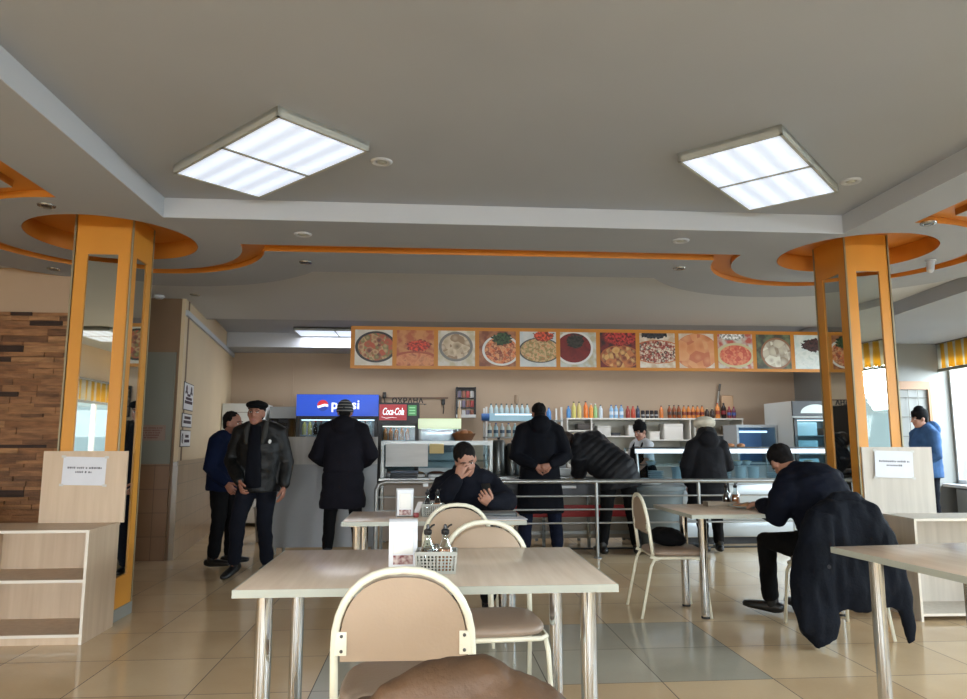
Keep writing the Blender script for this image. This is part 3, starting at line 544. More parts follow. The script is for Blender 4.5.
def valance(label, m, y0, y1, zt, zb, mat=STC, grp=None):
    r = thing('curtain_valance', label, 'curtain', (0, 0, 0), 0, grp); r.matrix_world = m
    mb = MB(); n = max(8, int((y1 - y0) / .03)); vs = []; fs = []
    for i in range(n + 1):
        y = y0 + (y1 - y0) * i / n; o = .018 * math.sin(i * 1.15)
        for z, k in ((zt, .5), ((zt + zb) / 2, 1), (zb, 1.3)): vs += [V(-.13 + o * k - .004, y, z), V(-.13 + o * k + .004, y, z)]
    for i in range(n):
        A = i * 6; B = A + 6
        for k in (0, 2): fs += [[A + k, A + k + 2, B + k + 2, B + k], [A + k + 1, B + k + 1, B + k + 3, A + k + 3]]
        fs += [[A + 4, A + 5, B + 5, B + 4], [A, B, B + 1, A + 1]]
    fs += [[0, 1, 3, 2], [2, 3, 5, 4], [n * 6, n * 6 + 2, n * 6 + 3, n * 6 + 1], [n * 6 + 2, n * 6 + 4, n * 6 + 5, n * 6 + 3]]
    mb.add(vs, fs); mb.build('cloth', mat, r, ang=180)
    mb = MB(); mb.box(-.16, -.10, y0 - .03, y1 + .03, zt, zt + .035); mb.build('rail', M('curtain_rail', (96, 88, 74), .5), r, False)
    mb = MB(); mb.box(-.155, -.115, y0, y1, zb - .045, zb - .005); mb.build('hem_bar', M('hem_bar', (120, 116, 100), .6), r, False)
    return r
for i, (a, b, z0, z1) in enumerate(holes):
    valance('yellow and white striped valance over the %s right wall window from the far corner' % ('fifth', 'fourth', 'third', 'second', 'first')[i], RW, a - .05, b + .02, 2.69, 2.33, grp='striped window valances')
for i, (a, b, z0, z1) in enumerate(REAR):
    valance('yellow striped valance over the %s window behind the viewer' % ('left', 'middle', 'right')[i], Matrix.Translation((0, -4.55, 0)) @ Matrix.Rotation(-PI / 2, 4, 'Z'), a - .05, b + .05, 2.45, 1.95, grp='striped window valances')
valance('yellow striped valance over the near left window', Matrix.Translation((-5.4, 0, 0)) @ Matrix.Rotation(PI, 4, 'Z'), .15, 3.05, 2.2, 1.9, grp='striped window valances')
# --- ceiling
def arc(c, r, a0, a1, n=40): return [(c[0] + r * math.cos(a0 + (a1 - a0) * i / n), c[1] + r * math.sin(a0 + (a1 - a0) * i / n)) for i in range(n + 1)]
def near_plate(R, yS, xl, xr, y0):
    """room half with the two round lobes about the columns"""
    P = [(xl, y0)]
    th = math.acos((xl - CL[0]) / R); a0 = -th
    e = math.asin((yS - CL[1]) / R)
    P += arc(CL, R, 2 * PI + a0, e)          # runs clockwise over the left, top, right
    e2 = PI - math.asin((yS - CR[1]) / R); th2 = -math.acos((xr - CR[0]) / R)
    P += arc(CR, R, e2, th2); P.append((xr, y0)); return P
XL, XR, YSTR = CL[0] + .04, CR[0] - .08, 5.42
REC = (-1.83, 3.05, -1.2, 4.80)
A_out = near_plate(.92, YSTR, XL, XR, -4.6)
rect = [(REC[0], REC[2]), (REC[1], REC[2]), (REC[1], REC[3]), (REC[0], REC[3])]
meA = curve_plate('soffit', [A_out, rect, arc(CL, .59, 0, 2 * PI, 64)[:-1], arc(RR, .59, 0, 2 * PI, 64)[:-1]], ZS, ZS + .045)
w = .17; Ro = .92 + w; yl = YSTR + .19
def lobes(R, yS, xl, xr, y0):
    """outline of the far side: straight line with round lobes, sharp corners"""
    tl = math.acos((xl - CL[0]) / R); el = math.asin((yS - CL[1]) / R); er = PI - math.asin((yS - CR[1]) / R); tr = math.acos((xr - CR[0]) / R)
    return [(xl, y0)] + arc(CL, R, 2 * PI - tl, el) + arc(CR, R, er, -tr) + [(xr, y0)]
xl2, xr2 = XL - w, XR + w
ZF = 2.85
B_out = [(-5.4, -4.6)] + lobes(Ro, yl, xl2, xr2, -4.6) + [(8.3, -4.6), (8.3, 5.0)] + [(5.35, 5.0)] + [p for p in reversed(lobes(1.62, 6.28, CL[0] - .5, CR[0] + .5, 0)[1:-1]) if p[1] > 5.0] + [(-5.4, 5.0)]
meB = curve_plate('soffit_far', [B_out], ZS, ZS + .045)
F_out = [(-5.4, -4.6)] + lobes(1.34, 5.98, CL[0] - 1, CR[0] + 1, -4.6) + [(8.3, -4.6), (8.3, 9.25), (-5.4, 9.25)]
def edges_orange(me):
    for p in me.polygons:
        c = p.center
        onrec = REC[0] - .01 < c.x < REC[1] + .01 and REC[2] - .01 < c.y < REC[3] + .01 and min(abs(c.x - REC[0]), abs(c.x - REC[1]), abs(c.y - REC[2]), abs(c.y - REC[3])) < .01
        p.material_index = 1 if abs(p.normal.z) < .5 and not onrec and c.y < 9.2 else 0
mb = MB(); mb.box(REC[0] - .1, REC[1] + .1, REC[2] - .1, REC[3] + .1, ZU, ZU + .06); ceil = struct(mb, 'ceiling', PAINT, 'grey painted ceiling with a raised centre and orange lined curves')
for nm, me in (('soffit', meA), ('outer_soffit', meB)):
    edges_orange(me); link(nm, me, [PAINT, ORANGE], ceil, False)
O_me = curve_plate('orange_groove', [lobes(1.37, 6.0, CL[0] - 1.02, CR[0] + 1.02, -4.6), [(REC[0] - .05, REC[2] - .05), (REC[1] + .05, REC[2] - .05), (REC[1] + .05, REC[3] + .05), (REC[0] - .05, REC[3] + .05)], arc(CL, .62, 0, 2 * PI, 48)[:-1], arc(RR, .62, 0, 2 * PI, 48)[:-1]], ZS + .045, ZS + .065)
link('far_ceiling', curve_plate('far_ceiling', [F_out], ZF, ZF + .03), M('far_ceiling_bounce_tint', (200, 204, 210), .75), ceil, False)  # ceiling paint made lighter here, standing in for light bounced off the floor
link('groove', O_me, ORANGE, ceil, False)
mb = MB()
g = .006
for x0, x1, y0, y1 in ((REC[0] - .06, REC[0] + g, REC[2], REC[3]), (REC[1] - g, REC[1] + .06, REC[2], REC[3]), (REC[0] - .06, REC[1] + .06, REC[3] - g, REC[3] + .06), (REC[0] - .06, REC[1] + .06, REC[2] - .06, REC[2] + g)): mb.box(x0, x1, y0, y1, ZS + .0008, ZU)
mb.build('recess_edge', PAINTW, ceil, False)
for c in (CL, RR):
    mb = MB(); mb.lathe([(.586, ZS + .0008), (.586, ZU), (.615, ZU), (.615, ZS + .0008)], (c[0], c[1], 0), 64, cap=False); mb.lathe([(.62, ZU), (.62, ZU + .03)], (c[0], c[1], 0), 64); mb.build('round_recess', ORANGE, ceil)
# above the counter: raised strip, then a beam at the back wall
mb = MB(); mb.box(-5.4, 8.3, 9.24, 12.1, 2.97, 3.05); mb.box(-5.4, 8.3, 9.24, 9.30, ZF, 2.98); mb.build('counter_recess', PAINT, ceil, False)
mb = MB(); mb.box(-5.4, 8.3, 11.15, 12.1, 2.74, 2.98); mb.build('back_beam', PAINTW, ceil, False)
mb = MB(); mb.box(-2.02, .02, -15, .3, 2.70, 2.95); o = mb.build('right_beam', PAINT, ceil, False); o.matrix_world = RW
mb = MB(); mb.box(-5.6, 8.6, -4.9, 12.2, 3.06, 3.15); mb.build('roof_slab', PAINT, ceil, False)
# --- columns
def column(name, label, x0, x1, y0, y1):
    mb = MB(); t = .012; mw = .055; ml, mh = .30, 2.62
    mb.box(x0 + t, x1 - t, y0 + t, y1 - t, 0, ZU)
    fr = lambda a: None
    W = x1 - x0
    # four faces as frames around tall mirrors
    m0, m1 = W * .235, W * .765
    def face(px):
        for a, b, z0, z1 in ((0, m0, 0, ZU), (m1, W, 0, ZU), (m0, m1, 0, ml), (m0, m1, mh, ZU)): px(a, b, z0, z1)
    D = y1 - y0; k = D / W
    face(lambda a, b, z0, z1: mb.box(x0 + a, x0 + b, y0, y0 + t, z0, z1)); face(lambda a, b, z0, z1: mb.box(x0 + a, x0 + b, y1 - t, y1, z0, z1))
    face(lambda a, b, z0, z1: mb.box(x0, x0 + t, y0 + a * k, y0 + b * k, z0, z1)); face(lambda a, b, z0, z1: mb.box(x1 - t, x1, y0 + a * k, y0 + b * k, z0, z1))
    c = struct(mb, name, ORANGEC, label)
    e = .002
    for q in ((x0 + m0, x0 + m1, y0 + t - e, y0 + t), (x0 + m0, x0 + m1, y1 - t, y1 - t + e), (x0 + t - e, x0 + t, y0 + m0 * k, y0 + m1 * k), (x1 - t, x1 - t + e, y0 + m0 * k, y0 + m1 * k)):
        mb = MB(); mb.box(*q, ml, mh); mb.build('mirror', MIRROR, c, False)
    mb = MB()
    for xx, yy in ((x0, y0), (x1, y0), (x0, y1), (x1, y1)): mb.box(xx - .006, xx + .006, yy - .006, yy + .006, .08, ZU)
    mb.build('edge_strip', ALU, c, False)
    mb = MB(); mb.box(x0 - .008, x1 + .008, y0 - .008, y1 + .008, 0, .085); mb.build('plinth', M('grey_plinth', (140, 140, 132), .5), c, False)
column('column_left', 'square orange column with tall mirror strips on the left', CL[0] - .205, CL[0] + .205, 5.20, 5.58)
column('column_right', 'square orange column with tall mirror strips on the right', CR[0] - .135, CR[0] + .23, 5.25, 5.70)
# --- ceiling lamps
def panel_mat():
    m, t, b = nt('lamp_diffuser'); L = t.links.new; N = t.nodes.new; tc = N('ShaderNodeTexCoord'); sx = N('ShaderNodeSeparateXYZ'); L(tc.outputs['Generated'], sx.inputs[0])
    a = N('ShaderNodeMath'); a.operation = 'MULTIPLY'; a.inputs[1].default_value = 2 * PI * 4; L(sx.outputs['Y'], a.inputs[0]); c = N('ShaderNodeMath'); c.operation = 'COSINE'; L(a.outputs[0], c.inputs[0])
    n = N('ShaderNodeTexNoise'); n.inputs['Scale'].default_value = 40; L(tc.outputs['Object'], n.inputs['Vector'])
    r = N('ShaderNodeMapRange'); r.inputs['From Min'].default_value = 1; r.inputs['From Max'].default_value = -1; r.inputs['To Min'].default_value = LAMP_LO; r.inputs['To Max'].default_value = LAMP_HI; L(c.outputs[0], r.inputs['Value'])
    d = N('ShaderNodeMath'); d.operation = 'MULTIPLY_ADD'; L(n.outputs['Fac'], d.inputs[0]); d.inputs[1].default_value = .12; L(r.outputs[0], d.inputs[2])
    b.inputs['Base Color'].default_value = lin((210, 214, 220)); b.inputs['Emission Color'].default_value = lin((216, 232, 255)); L(d.outputs[0], b.inputs['Emission Strength']); return m
LAMP_LO, LAMP_HI = .66, 1.02
LAMP = panel_mat(); LAMPF = M('lamp_frame', (176, 178, 172), .45)
def lamp(label, c, L_, W_, rz, z=ZU, group='twin ceiling light panels'):
    r = thing('ceiling_light', label, 'ceiling light', (c[0], c[1], z), rz, group); h = .055
    mb = MB(); t = .018
    mb.box(-L_ / 2, L_ / 2, -W_ / 2, W_ / 2, -.02, 0); mb.box(-L_ / 2, L_ / 2, -W_ / 2, -W_ / 2 + t, -h, 0); mb.box(-L_ / 2, L_ / 2, W_ / 2 - t, W_ / 2, -h, 0); mb.box(-L_ / 2, -L_ / 2 + t, -W_ / 2, W_ / 2, -h, 0); mb.box(L_ / 2 - t, L_ / 2, -W_ / 2, W_ / 2, -h, 0)
    mb.box(-.012, .012, -W_ / 2, W_ / 2, -h, 0); mb.build('frame', LAMPF, r, False)
    for s in (-1, 1):
        mb = MB(); a, b = sorted((s * .013, s * (L_ / 2 - t))); mb.box(a, b, -W_ / 2 + t, W_ / 2 - t, -h + .004, -h + .016); mb.build('diffuser', LAMP, r, False)
    return r
lamp('bright twin panel ceiling light on the left of the raised ceiling', (-.95, 3.99), 1.14, .585, math.atan2(4.38 - 3.50, -1.36 + .51))
lamp('bright twin panel ceiling light on the right of the raised ceiling', (2.04, 3.99), 1.14, .585, math.atan2(4.34 - 3.51, 2.44 - 1.62))
lamp('twin panel ceiling light in the recess over the drinks fridge', (-1.42, 10.85), 1.22, .60, 0, 2.97)
lamp('twin panel ceiling light behind the viewer', (-4.55, .3), 1.1, .6, PI / 2, ZS)
# downlights
DLR = M('downlight_chrome', (150, 148, 142), .25, .9); DLB = M('downlight_bulb', (60, 58, 54), .3)
DL = [((-2.49, 4.60), 'round recessed downlight left of the left column'), ((-3.33, 6.35), 'round recessed downlight behind the left column near the stone wall'), ((-1.06, 5.94), 'round downlight beyond the left end of the orange strip'), ((2.20, 5.89), 'round downlight beyond the right end of the orange strip'), ((3.36, 7.02), 'small round downlight above the right end of the menu board'), ((3.49, 4.50), 'round recessed downlight right of the right column'), ((-2.55, 7.72), 'round downlight above the signs on the left wall')]
for (x, y), lb in DL:
    r = thing('downlight', lb, 'downlight', (x, y, ZF if y > 6.5 else ZS), 0, 'recessed downlights'); mb = MB(); mb.lathe([(.03, -.003), (.036, -.010), (.052, -.008), (.055, 0)], n=24, cap=False); mb.build('ring', DLR, r); mb = MB(); mb.lathe([(.035, -.002), (.028, -.009), (.0, -.011)], n=20, cap=False); mb.build('bulb', DLB, r)
for (x, y, z), lb in (((-.94, 5.12, ZS), 'white round vent on the soffit above the left end of the orange strip'), ((1.91, 5.06, ZS), 'white round vent on the soffit near the right column'), ((-.295, 4.05, ZU), 'round white vent beside the left ceiling light'), ((2.70, 4.13, ZU), 'round white vent beside the right ceiling light')):
    r = thing('ceiling_vent', lb, 'vent', (x, y, z), 0, 'round ceiling vents'); mb = MB(); mb.lathe([(.034, -.002), (.044, -.010), (.056, -.010), (.064, -.004), (.066, 0)], n=28, cap=False); mb.build('ring', PAINTW, r); mb = MB(); mb.lathe([(0, -.010), (.022, -.009), (.026, -.004), (.026, 0)], n=20, cap=False); mb.build('disc', LAMPF, r)
r = thing('motion_sensor', 'small white cylinder sensor on the ceiling beyond the right column', 'sensor', (4.22, 5.45, ZS)); mb = MB(); mb.limb([V(0, 0, -.005), V(-.02, -.01, -.09)], [.028, .03]); mb.build('housing', PAINTW, r); mb = MB(); mb.lathe([(.04, 0), (.04, -.015)], n=16); mb.build('base', PAINTW, r)
r = tag(MB().lathe([(.055, 0), (.055, -.02), (.04, -.035), (0, -.038)], (-2.96, 7.80, ZF), 20, cap=False).build('smoke_detector', PAINTW), 'white smoke detector on the ceiling by the left wall', 'detector')
# ---------------------------------------------------------------- furniture
def wood(name, c, c2, sc=(1.5, 14, 14), rough=.35):
    return M(name, c, rough, var=.1, vscale=sc, c2=c2, detail=6)
LAMTOP = wood('table_laminate', (242, 224, 204), (230, 210, 188), (30, 2, 30), .24); EDGE = M('table_edge', (168, 170, 158), .45)
CHROME = M('chrome', (208, 210, 212), .10, 1.0); RUB = M('black_rubber', (24, 24, 24), .7)
BOARD = wood('pale_wood_board', (204, 182, 156), (190, 166, 140), (22, 22, 1.6), .45); BOARDG = wood('pale_ash_board', (198, 190, 178), (184, 176, 164), (26, 26, 1.6), .45); BEDGE = M('board_edge', (216, 208, 194), .5)
CREAM = M('cream_tube', (226, 222, 202), .35); TAUPE = M('taupe_vinyl', (172, 150, 128), .45, var=.05, vscale=(3, 3, 3), bump=.12, bscale=90); SEATM = M('seat_vinyl', (150, 132, 116), .42, bump=.12, bscale=90)
def table(label, loc, rz, w, d, ix, iy, shown=4):
    r = thing('dining_table', label, 'table', loc, rz, 'dining tables')
    mb = MB(); mb.box(-w / 2, w / 2, -d / 2, d / 2, .724, .75, .004); mb.build('tabletop', LAMTOP, r, ang=30)
    mb = MB(); e = .0025
    for q in ((-w / 2 - e, w / 2 + e, -d / 2 - e, -d / 2 + .001), (-w / 2 - e, w / 2 + e, d / 2 - .001, d / 2 + e), (-w / 2 - e, -w / 2 + .001, -d / 2, d / 2), (w / 2 - .001, w / 2 + e, -d / 2, d / 2)): mb.box(*q, .7225, .7495)
    mb.build('edge_band', EDGE, r, False)
    for sx in (-1, 1):
        for sy in (-1, 1):
            mb = MB(); x, y = sx * (w / 2 - ix), sy * (d / 2 - iy); mb.cyl((x, y, .012), (x, y, .724), .030, 20); mb.lathe([(.055, .712), (.055, .7235)], (x, y, 0), 20); l = mb.build('leg', CHROME, r)
            mb = MB(); mb.lathe([(.031, 0), (.031, .016)], (x, y, 0), 16); mb.build('foot', RUB, l)
    return r
table('long pale laminate table in the foreground with a napkin holder on it', (.01, 2.985, 0), 0, 1.34, .89, .085, .11)
table('pale laminate table where the person with the phone sits', (.05, 4.94, 0), 0, 1.18, .68, .09, .09)
table('pale laminate table with a plate of food near the railing', (2.51, 5.28, 0), 0, 1.34, .84, .16, .23)
table('pale laminate table cut off by the right edge of the photo', (2.66, 2.98, 0), .10, 1.34, .86, .10, .17)
def chair(label, loc, rz, group='arched back dining chairs'):
    """back at local y=0, seat towards +y"""
    r = thing('dining_chair', label, 'chair', loc, rz, group); W = .212; R = .0125
    def backline(s, k=1.0):
        return 0
    # back frame: an inverted U, leaning back a little above the seat
    H = .86; zs = .44; pts = []
    lean = lambda z: -.05 * max(0, (z - zs) / (H - zs)) + .045
    pts += [V(-W, lean(zs), zs), V(-W, lean(.55), .55), V(-W, lean(.62), .62)]
    for i in range(1, 16):
        a = PI - PI * i / 16; x = W * math.copysign(abs(math.cos(a)) ** .85, math.cos(a)); z = .62 + (H - .62) * math.sin(a) ** .9; pts.append(V(x, lean(z), z))
    pts += [V(W, lean(.62), .62), V(W, lean(.55), .55), V(W, lean(zs), zs)]
    mb = MB(); mb.tube(pts, R, 10); bf = mb.build('back_frame', CREAM, r, ang=180)
    # padded back
    mb = MB(); poly = []; Wp = W - .019
    for i in range(0, 21):
        a = PI - PI * i / 20; poly.append((Wp * math.copysign(abs(math.cos(a)) ** .85, math.cos(a)), .635 + (H - .021 - .635) * max(0, math.sin(a)) ** .9))
    poly += [(Wp, .585), (-Wp, .585)]
    n = len(poly); vs = []; fs = []; cx, cz = 0, .69
    for k, (ins, off) in enumerate(((.0, 0), (.0, .012), (.012, .020), (.0, -.008))):
        for x, z in poly: vs.append(V(x * (1 - ins * 4), lean(z) + off, cz + (z - cz) * (1 - ins * 4)))
    def ring(a, b):
        for i in range(n): fs.append([a * n + i, a * n + (i + 1) % n, b * n + (i + 1) % n, b * n + i])
    ring(0, 1); ring(1, 2); ring(3, 0); fs.append([2 * n + i for i in range(n)]); fs.append([3 * n + i for i in range(n)][::-1]); mb.add(vs, fs); mb.build('backrest', TAUPE, r, ang=50)
    for s in (-1, 1):
        mb = MB(); x0, x1 = sorted((s * (W - .004), s * (W - .040))); mb.box(x0, x1, lean(.64) - .0135, lean(.64) - .0085, .605, .675, .002); p = mb.build('bracket', CREAM, r)
        mb = MB()
        for z in (.618, .662): mb.ell((s * (W - .024), lean(.64) - .0138, z), (.0055, .003, .0055), None, 10, 6)
        mb.build('screw', M('dark_screw', (90, 88, 84), .4, .8), p)
    # seat pad
    mb = MB(); pr = [(0, .004), (.94, .004), (1.0, .016), (1.0, .030), (.94, .042), (.70, .048), (0, .050)]
    vs = []; fs = []; n = 32
    def outl(a):
        c, s = math.cos(a), math.sin(a); p = 4.0; return .215 * math.copysign(abs(c) ** (2 / p), c) * (1 - .06 * (s < 0) * abs(s)), .245 + .205 * math.copysign(abs(s) ** (2 / p), s)
    for k, h in pr:
        for i in range(n): x, y = outl(2 * PI * i / n); vs.append(V(x * k, .245 + (y - .245) * k, .425 + h))
    for j in range(len(pr) - 1):
        for i in range(n): fs.append([j * n + i, j * n + (i + 1) % n, (j + 1) * n + (i + 1) % n, (j + 1) * n + i])
    mb.add(vs, fs); mb.build('seat', SEATM, r, ang=60)
    mb = MB(); mb.tube([V(-W, .045, zs), V(-W, .03, .425), V(-W, .06, .418), V(-W, .40, .418), V(-W + .03, .435, .418), V(W - .03, .435, .418), V(W, .40, .418), V(W, .06, .418), V(W, .03, .425), V(W, .045, zs)], .011, 8); mb.tube([V(-W, .07, .418), V(W, .07, .418)], .009, 8); mb.build('seat_frame', CREAM, r, ang=180)
    for s in (-1, 1):
        mb = MB(); mb.tube([V(s * W, .34, .418), V(s * W, .385, .405), V(s * (W + .005), .415, .36), V(s * (W + .018), .45, .0)], .011, 8); mb.build('leg', CREAM, r, ang=180)
        mb = MB(); mb.tube([V(s * W, .10, .418), V(s * W, .055, .405), V(s * (W + .004), .03, .36), V(s * (W + .012), -.05, .0)], .011, 8); mb.build('leg', CREAM, r, ang=180)
    return r
c0 = chair('arched chair in the foreground with its back to us, pushed under the long table', (-.07, 2.25, 0), -.03)
def chair2(label, loc, rz): return dup(c0, loc, rz, label)
chair2('arched chair on the far side of the long table, facing us', (.285, 3.53, 0), PI + .06)
chair2('arched chair at the middle table, its back towards the long table', (.19, 4.52, 0), -.04)
chair2('arched chair left of the table by the railing, dark bag on its seat', (1.60, 5.33, 0), -PI / 2 - .05)
chair2('arched chair under the person hunched over a plate, dark coat over its back', (2.74, 4.47, 0), .02)
chair2('arched chair under the person with the phone', (.31, 5.98, 0), PI)
chair2('arched chair half hidden behind the left shelf unit by the stone wall', (-3.62, 5.75, 0), PI - .2)
chair2('arched chair under the brown jacket at the bottom edge of the photo', (.045, 1.22, 0), PI)
# --- clothes and bags
mb = MB(); mb.ell((1.84, 5.38, .53), (.125, .13, .072), None, 20, 12); mb.ell((1.81, 5.43, .54), (.09, .09, .07)); mb.ell((1.90, 5.35, .52), (.07, .09, .05)); me = remesh(mb, .012, 4); folds(me, .010, (11, 11, 11), 5)
tag(link('bag', me, BLACKC, None, ang=180), 'soft black bag lying on the chair by the table by the railing', 'bag')
# brown jacket on the near chair
BROWN = M('brown_leather', (98, 72, 50), .6, var=.2, vscale=(4, 4, 4), c2=(78, 57, 40), bump=.25, bscale=60)
mb = MB(); BX, BY = .042, 1.215
mb.loft([V(BX, BY, .40), V(BX, BY, .55), V(BX, BY, .68), V(BX, BY, .76), V(BX - .005, BY, .815), V(BX - .01, BY, .848)], [(.26, .10), (.255, .10), (.25, .095), (.238, .09), (.195, .075), (.12, .05)], V(1, 0, 0), 28, power=2.4, roundcap=True)
mb.limb([V(BX - .13, BY + .02, .78), V(BX - .21, BY + .05, .66), V(BX - .25, BY + .05, .46)], [.055, .065, .06]); mb.limb([V(BX + .14, BY + .02, .78), V(BX + .23, BY + .05, .66), V(BX + .27, BY + .05, .46)], [.055, .065, .06])
me = remesh(mb, .010, 5); folds(me, .009, (9, 9, 3), 2); folds(me, .006, (24, 14, 4), 6)
def _seam(p): return 0
o = thing('jacket', 'brown leather jacket hung over a chair back at the bottom edge', 'jacket', (0, 0, 0)); link('body', me, BROWN, o, ang=180)
mb = MB(); mb.tube([V(BX - .05, BY - .108, .74), V(BX + .03, BY - .10, .80), V(BX + .10, BY - .095, .805), V(BX + .17, BY - .09, .77)], .004, 8); mb.build('seam', BROWN, o, ang=180)
# dark coat on the right chair
mb = MB()
mb.loft([V(2.66, 4.34, .22), V(2.66, 4.34, .34), V(2.66, 4.36, .52), V(2.67, 4.38, .70), V(2.68, 4.42, .83), V(2.68, 4.44, .885)], [(.30, .05), (.345, .075), (.36, .09), (.29, .10), (.21, .10), (.13, .06)], V(1, 0, 0), 32, power=2.8, roundcap=False)
mb.loft([V(2.50, 4.36, .80), V(2.42, 4.33, .60), V(2.38, 4.31, .36), V(2.40, 4.30, .14), V(2.44, 4.30, .035)], [(.08, .07), (.12, .085), (.145, .08), (.13, .065), (.07, .04)], V(1, .1, 0), 20, power=2.5, roundcap=False)
mb.loft([V(2.86, 4.40, .74), V(2.94, 4.37, .50), V(2.99, 4.34, .26), V(3.02, 4.33, .015)], [(.08, .06), (.07, .05), (.06, .035), (.035, .02)], V(1, 0, 0), 16, roundcap=False)
me = remesh(mb, .013, 4); folds(me, .020, (8, 8, 3), 9); folds(me, .008, (17, 17, 7), 4)
for v in me.vertices: v.co.z = max(v.co.z, .006)
COATD = cloth('midnight_coat', (17, 22, 35)); o = thing('coat', 'long dark navy coat hung over the right chair, its hem trailing on the floor', 'coat', (0, 0, 0)); link('body', me, COATD, o, ang=180)
mb = MB(); mb.limb([V(2.54, 4.42, .83), V(2.62, 4.41, .885), V(2.75, 4.41, .885), V(2.84, 4.42, .83)], [.04, .055, .055, .04]); me = remesh(mb, .012, 3); folds(me, .010, (12, 12, 12), 3); link('collar', me, COATD, o, ang=180)
mb = MB(); mb.lathe([(.012, 0), (.012, .004)], n=14); mb.xf(Matrix.Translation((2.44, 4.218, .50)) @ Matrix.Rotation(PI / 2, 4, 'X')); mb.build('button', M('dark_button', (40, 42, 50), .3), o)
# --- shelf units at the columns
def shelf_unit(label, loc, rz, w, d, h, mat, shelves, pan, plinth=.06):
    r = thing('shelf_unit', label, 'shelf unit', loc, rz); t = .018
    for s in (-1, 1):
        mb = MB(); x0, x1 = (-w / 2, -w / 2 + t) if s < 0 else (w / 2 - t, w / 2); mb.box(x0, x1, 0, d, 0, h - t); p = mb.build('side_panel', mat, r, False); mb = MB(); mb.box(x0, x1, -.0015, .0, 0, h - t); mb.build('edge_band', BEDGE, p, False)
    mb = MB(); mb.box(-w / 2 - .004, w / 2 + .004, -.008, d, h - t, h); p = mb.build('top_panel', mat, r, False); mb = MB(); mb.box(-w / 2 - .004, w / 2 + .004, -.0095, -.008, h - t, h); mb.build('edge_band', BEDGE, p, False)
    mb = MB(); mb.box(-w / 2 + t, w / 2 - t, d - .006, d, plinth, h - t); mb.build('back_panel', mat, r, False)
    for z in shelves:
        mb = MB(); mb.box(-w / 2 + t, w / 2 - t, .004, d - .006, z, z + t); p = mb.build('shelf', mat, r, False); mb = MB(); mb.box(-w / 2 + t, w / 2 - t, .0025, .004, z, z + t); mb.build('edge_band', BEDGE, p, False)
    if plinth: mb = MB(); mb.box(-w / 2 + t, w / 2 - t, .012, .03, 0, plinth); mb.build('plinth', mat, r, False)
    a, b, z1, yb = pan
    mb = MB(); mb.box(a, b, yb, yb + .018, h, z1); mb.build('notice_panel', mat, r, False)
    return r
SLX = -2.53
shelf_unit('pale open shelf unit with a tall notice panel at the left column', (SLX, 4.745, 0), 0, .78, .44, .70, BOARD, (.045, .375), (-.14, .425, 1.19, .415))
SRX = 4.0
shelf_unit('pale open shelf unit with a tall notice panel at the right column', (SRX, 4.86, 0), -.03, 1.05, .38, .71, BOARDG, (.035,), (-.66, -.10, 1.215, .355), .0)
PAPER = M('white_paper', (216, 218, 224), .6, var=.03, vscale=(9, 9, 9)); INK = M('grey_ink', (96, 98, 106), .7)
def blur_line(mb, x0, x1, y, z, h, rnd):
    x = x0
    while x < x1:
        w = rnd.uniform(.006, .013); mb.box(x, min(x + w, x1), y - .0006, y, z, z + h * rnd.uniform(.75, 1)); x += w + (.004 if rnd.random() > .2 else .012)
def notice(label, x0, x1, z0, z1, y, seed, tilt=0.0):
    r = thing('notice', label, 'notice', ((x0 + x1) / 2, y, (z0 + z1) / 2)); w, h = (x1 - x0) / 2, (z1 - z0) / 2; rnd = random.Random(seed); r.rotation_euler = (0, tilt, 0)
    mb = MB(); mb.box(-w, w, -.0015, 0, -h, h); mb.build('paper', PAPER, r, False)
    mb = MB(); blur_line(mb, -w * .78, w * .80, -.0016, h * .16, .014, rnd); blur_line(mb, -w * .40, w * .42, -.0016, -h * .14, .014, rnd); mb.build('lettering', INK, r, False)
    mb = MB()
    for sx in (-1, 1):
        for sz in (-1, 1): mb.box(sx * w - .014, sx * w + .014, -.0022, -.0015, sz * h - .008, sz * h + .008)
    mb.build('tape', M('clear_tape', (196, 196, 192), .3), r, False); return r
notice('white printed notice taped to the tall panel at the left column', -2.535, -2.245, .955, 1.150, 5.158, 5, .02)
notice('white printed notice taped to the tall panel at the right column', 3.44, 3.75, .98, 1.185, 5.218, 6, .03)
# --- on the tables
PLW = M('white_plastic', (226, 228, 232), .35); NAPK = M('napkin_paper', (236, 234, 228), .8, bump=.2, bscale=50)
def napkins(label, loc, rz):
    r = thing('napkin_holder', label, 'napkin holder', loc, rz, 'napkin holders')
    mb = MB(); mb.box(-.058, .058, -.034, -.028, 0, .178, .002); mb.box(-.058, .058, .028, .034, 0, .178, .002); mb.box(-.058, .058, -.034, .034, 0, .008, .002)
    mb.box(-.058, -.052, -.034, .034, 0, .173, .002); mb.box(.052, .058, -.034, .034, 0, .173, .002); mb.loft([V(-.058, 0, .170), V(.058, 0, .170)], [(.034, .018)] * 2, V(0, 1, 0), 16, roundcap=False); mb.build('case', PLW, r, ang=30)
    mb = MB(); mb.box(-.040, .040, -.036, -.0345, .052, .155, .004); mb.build('napkins', NAPK, r)
    mb = MB(); mb.box(-.040, .040, -.0355, -.0342, .010, .046); mb.build('picture', M('flower_picture', (206, 188, 180), .5, c2=(116, 42, 50), vscale=(55, 55, 55), detail=1), r, False); return r
n0 = napkins('white napkin holder on the long foreground table', (-.098, 2.98, .75), .05)
dup(n0, (-.155, 4.93, .75), .12, 'white napkin holder on the middle table by the person with the phone')
GLS = glass('clear_glass', (232, 240, 240), .10); OILC = M('dark_vinegar', (32, 14, 10), .1); OIL2 = M('amber_oil', (170, 96, 54), .1); BLKP = M('black_plastic', (22, 22, 22), .35); BASK = M('grey_basket', (172, 172, 164), .5)
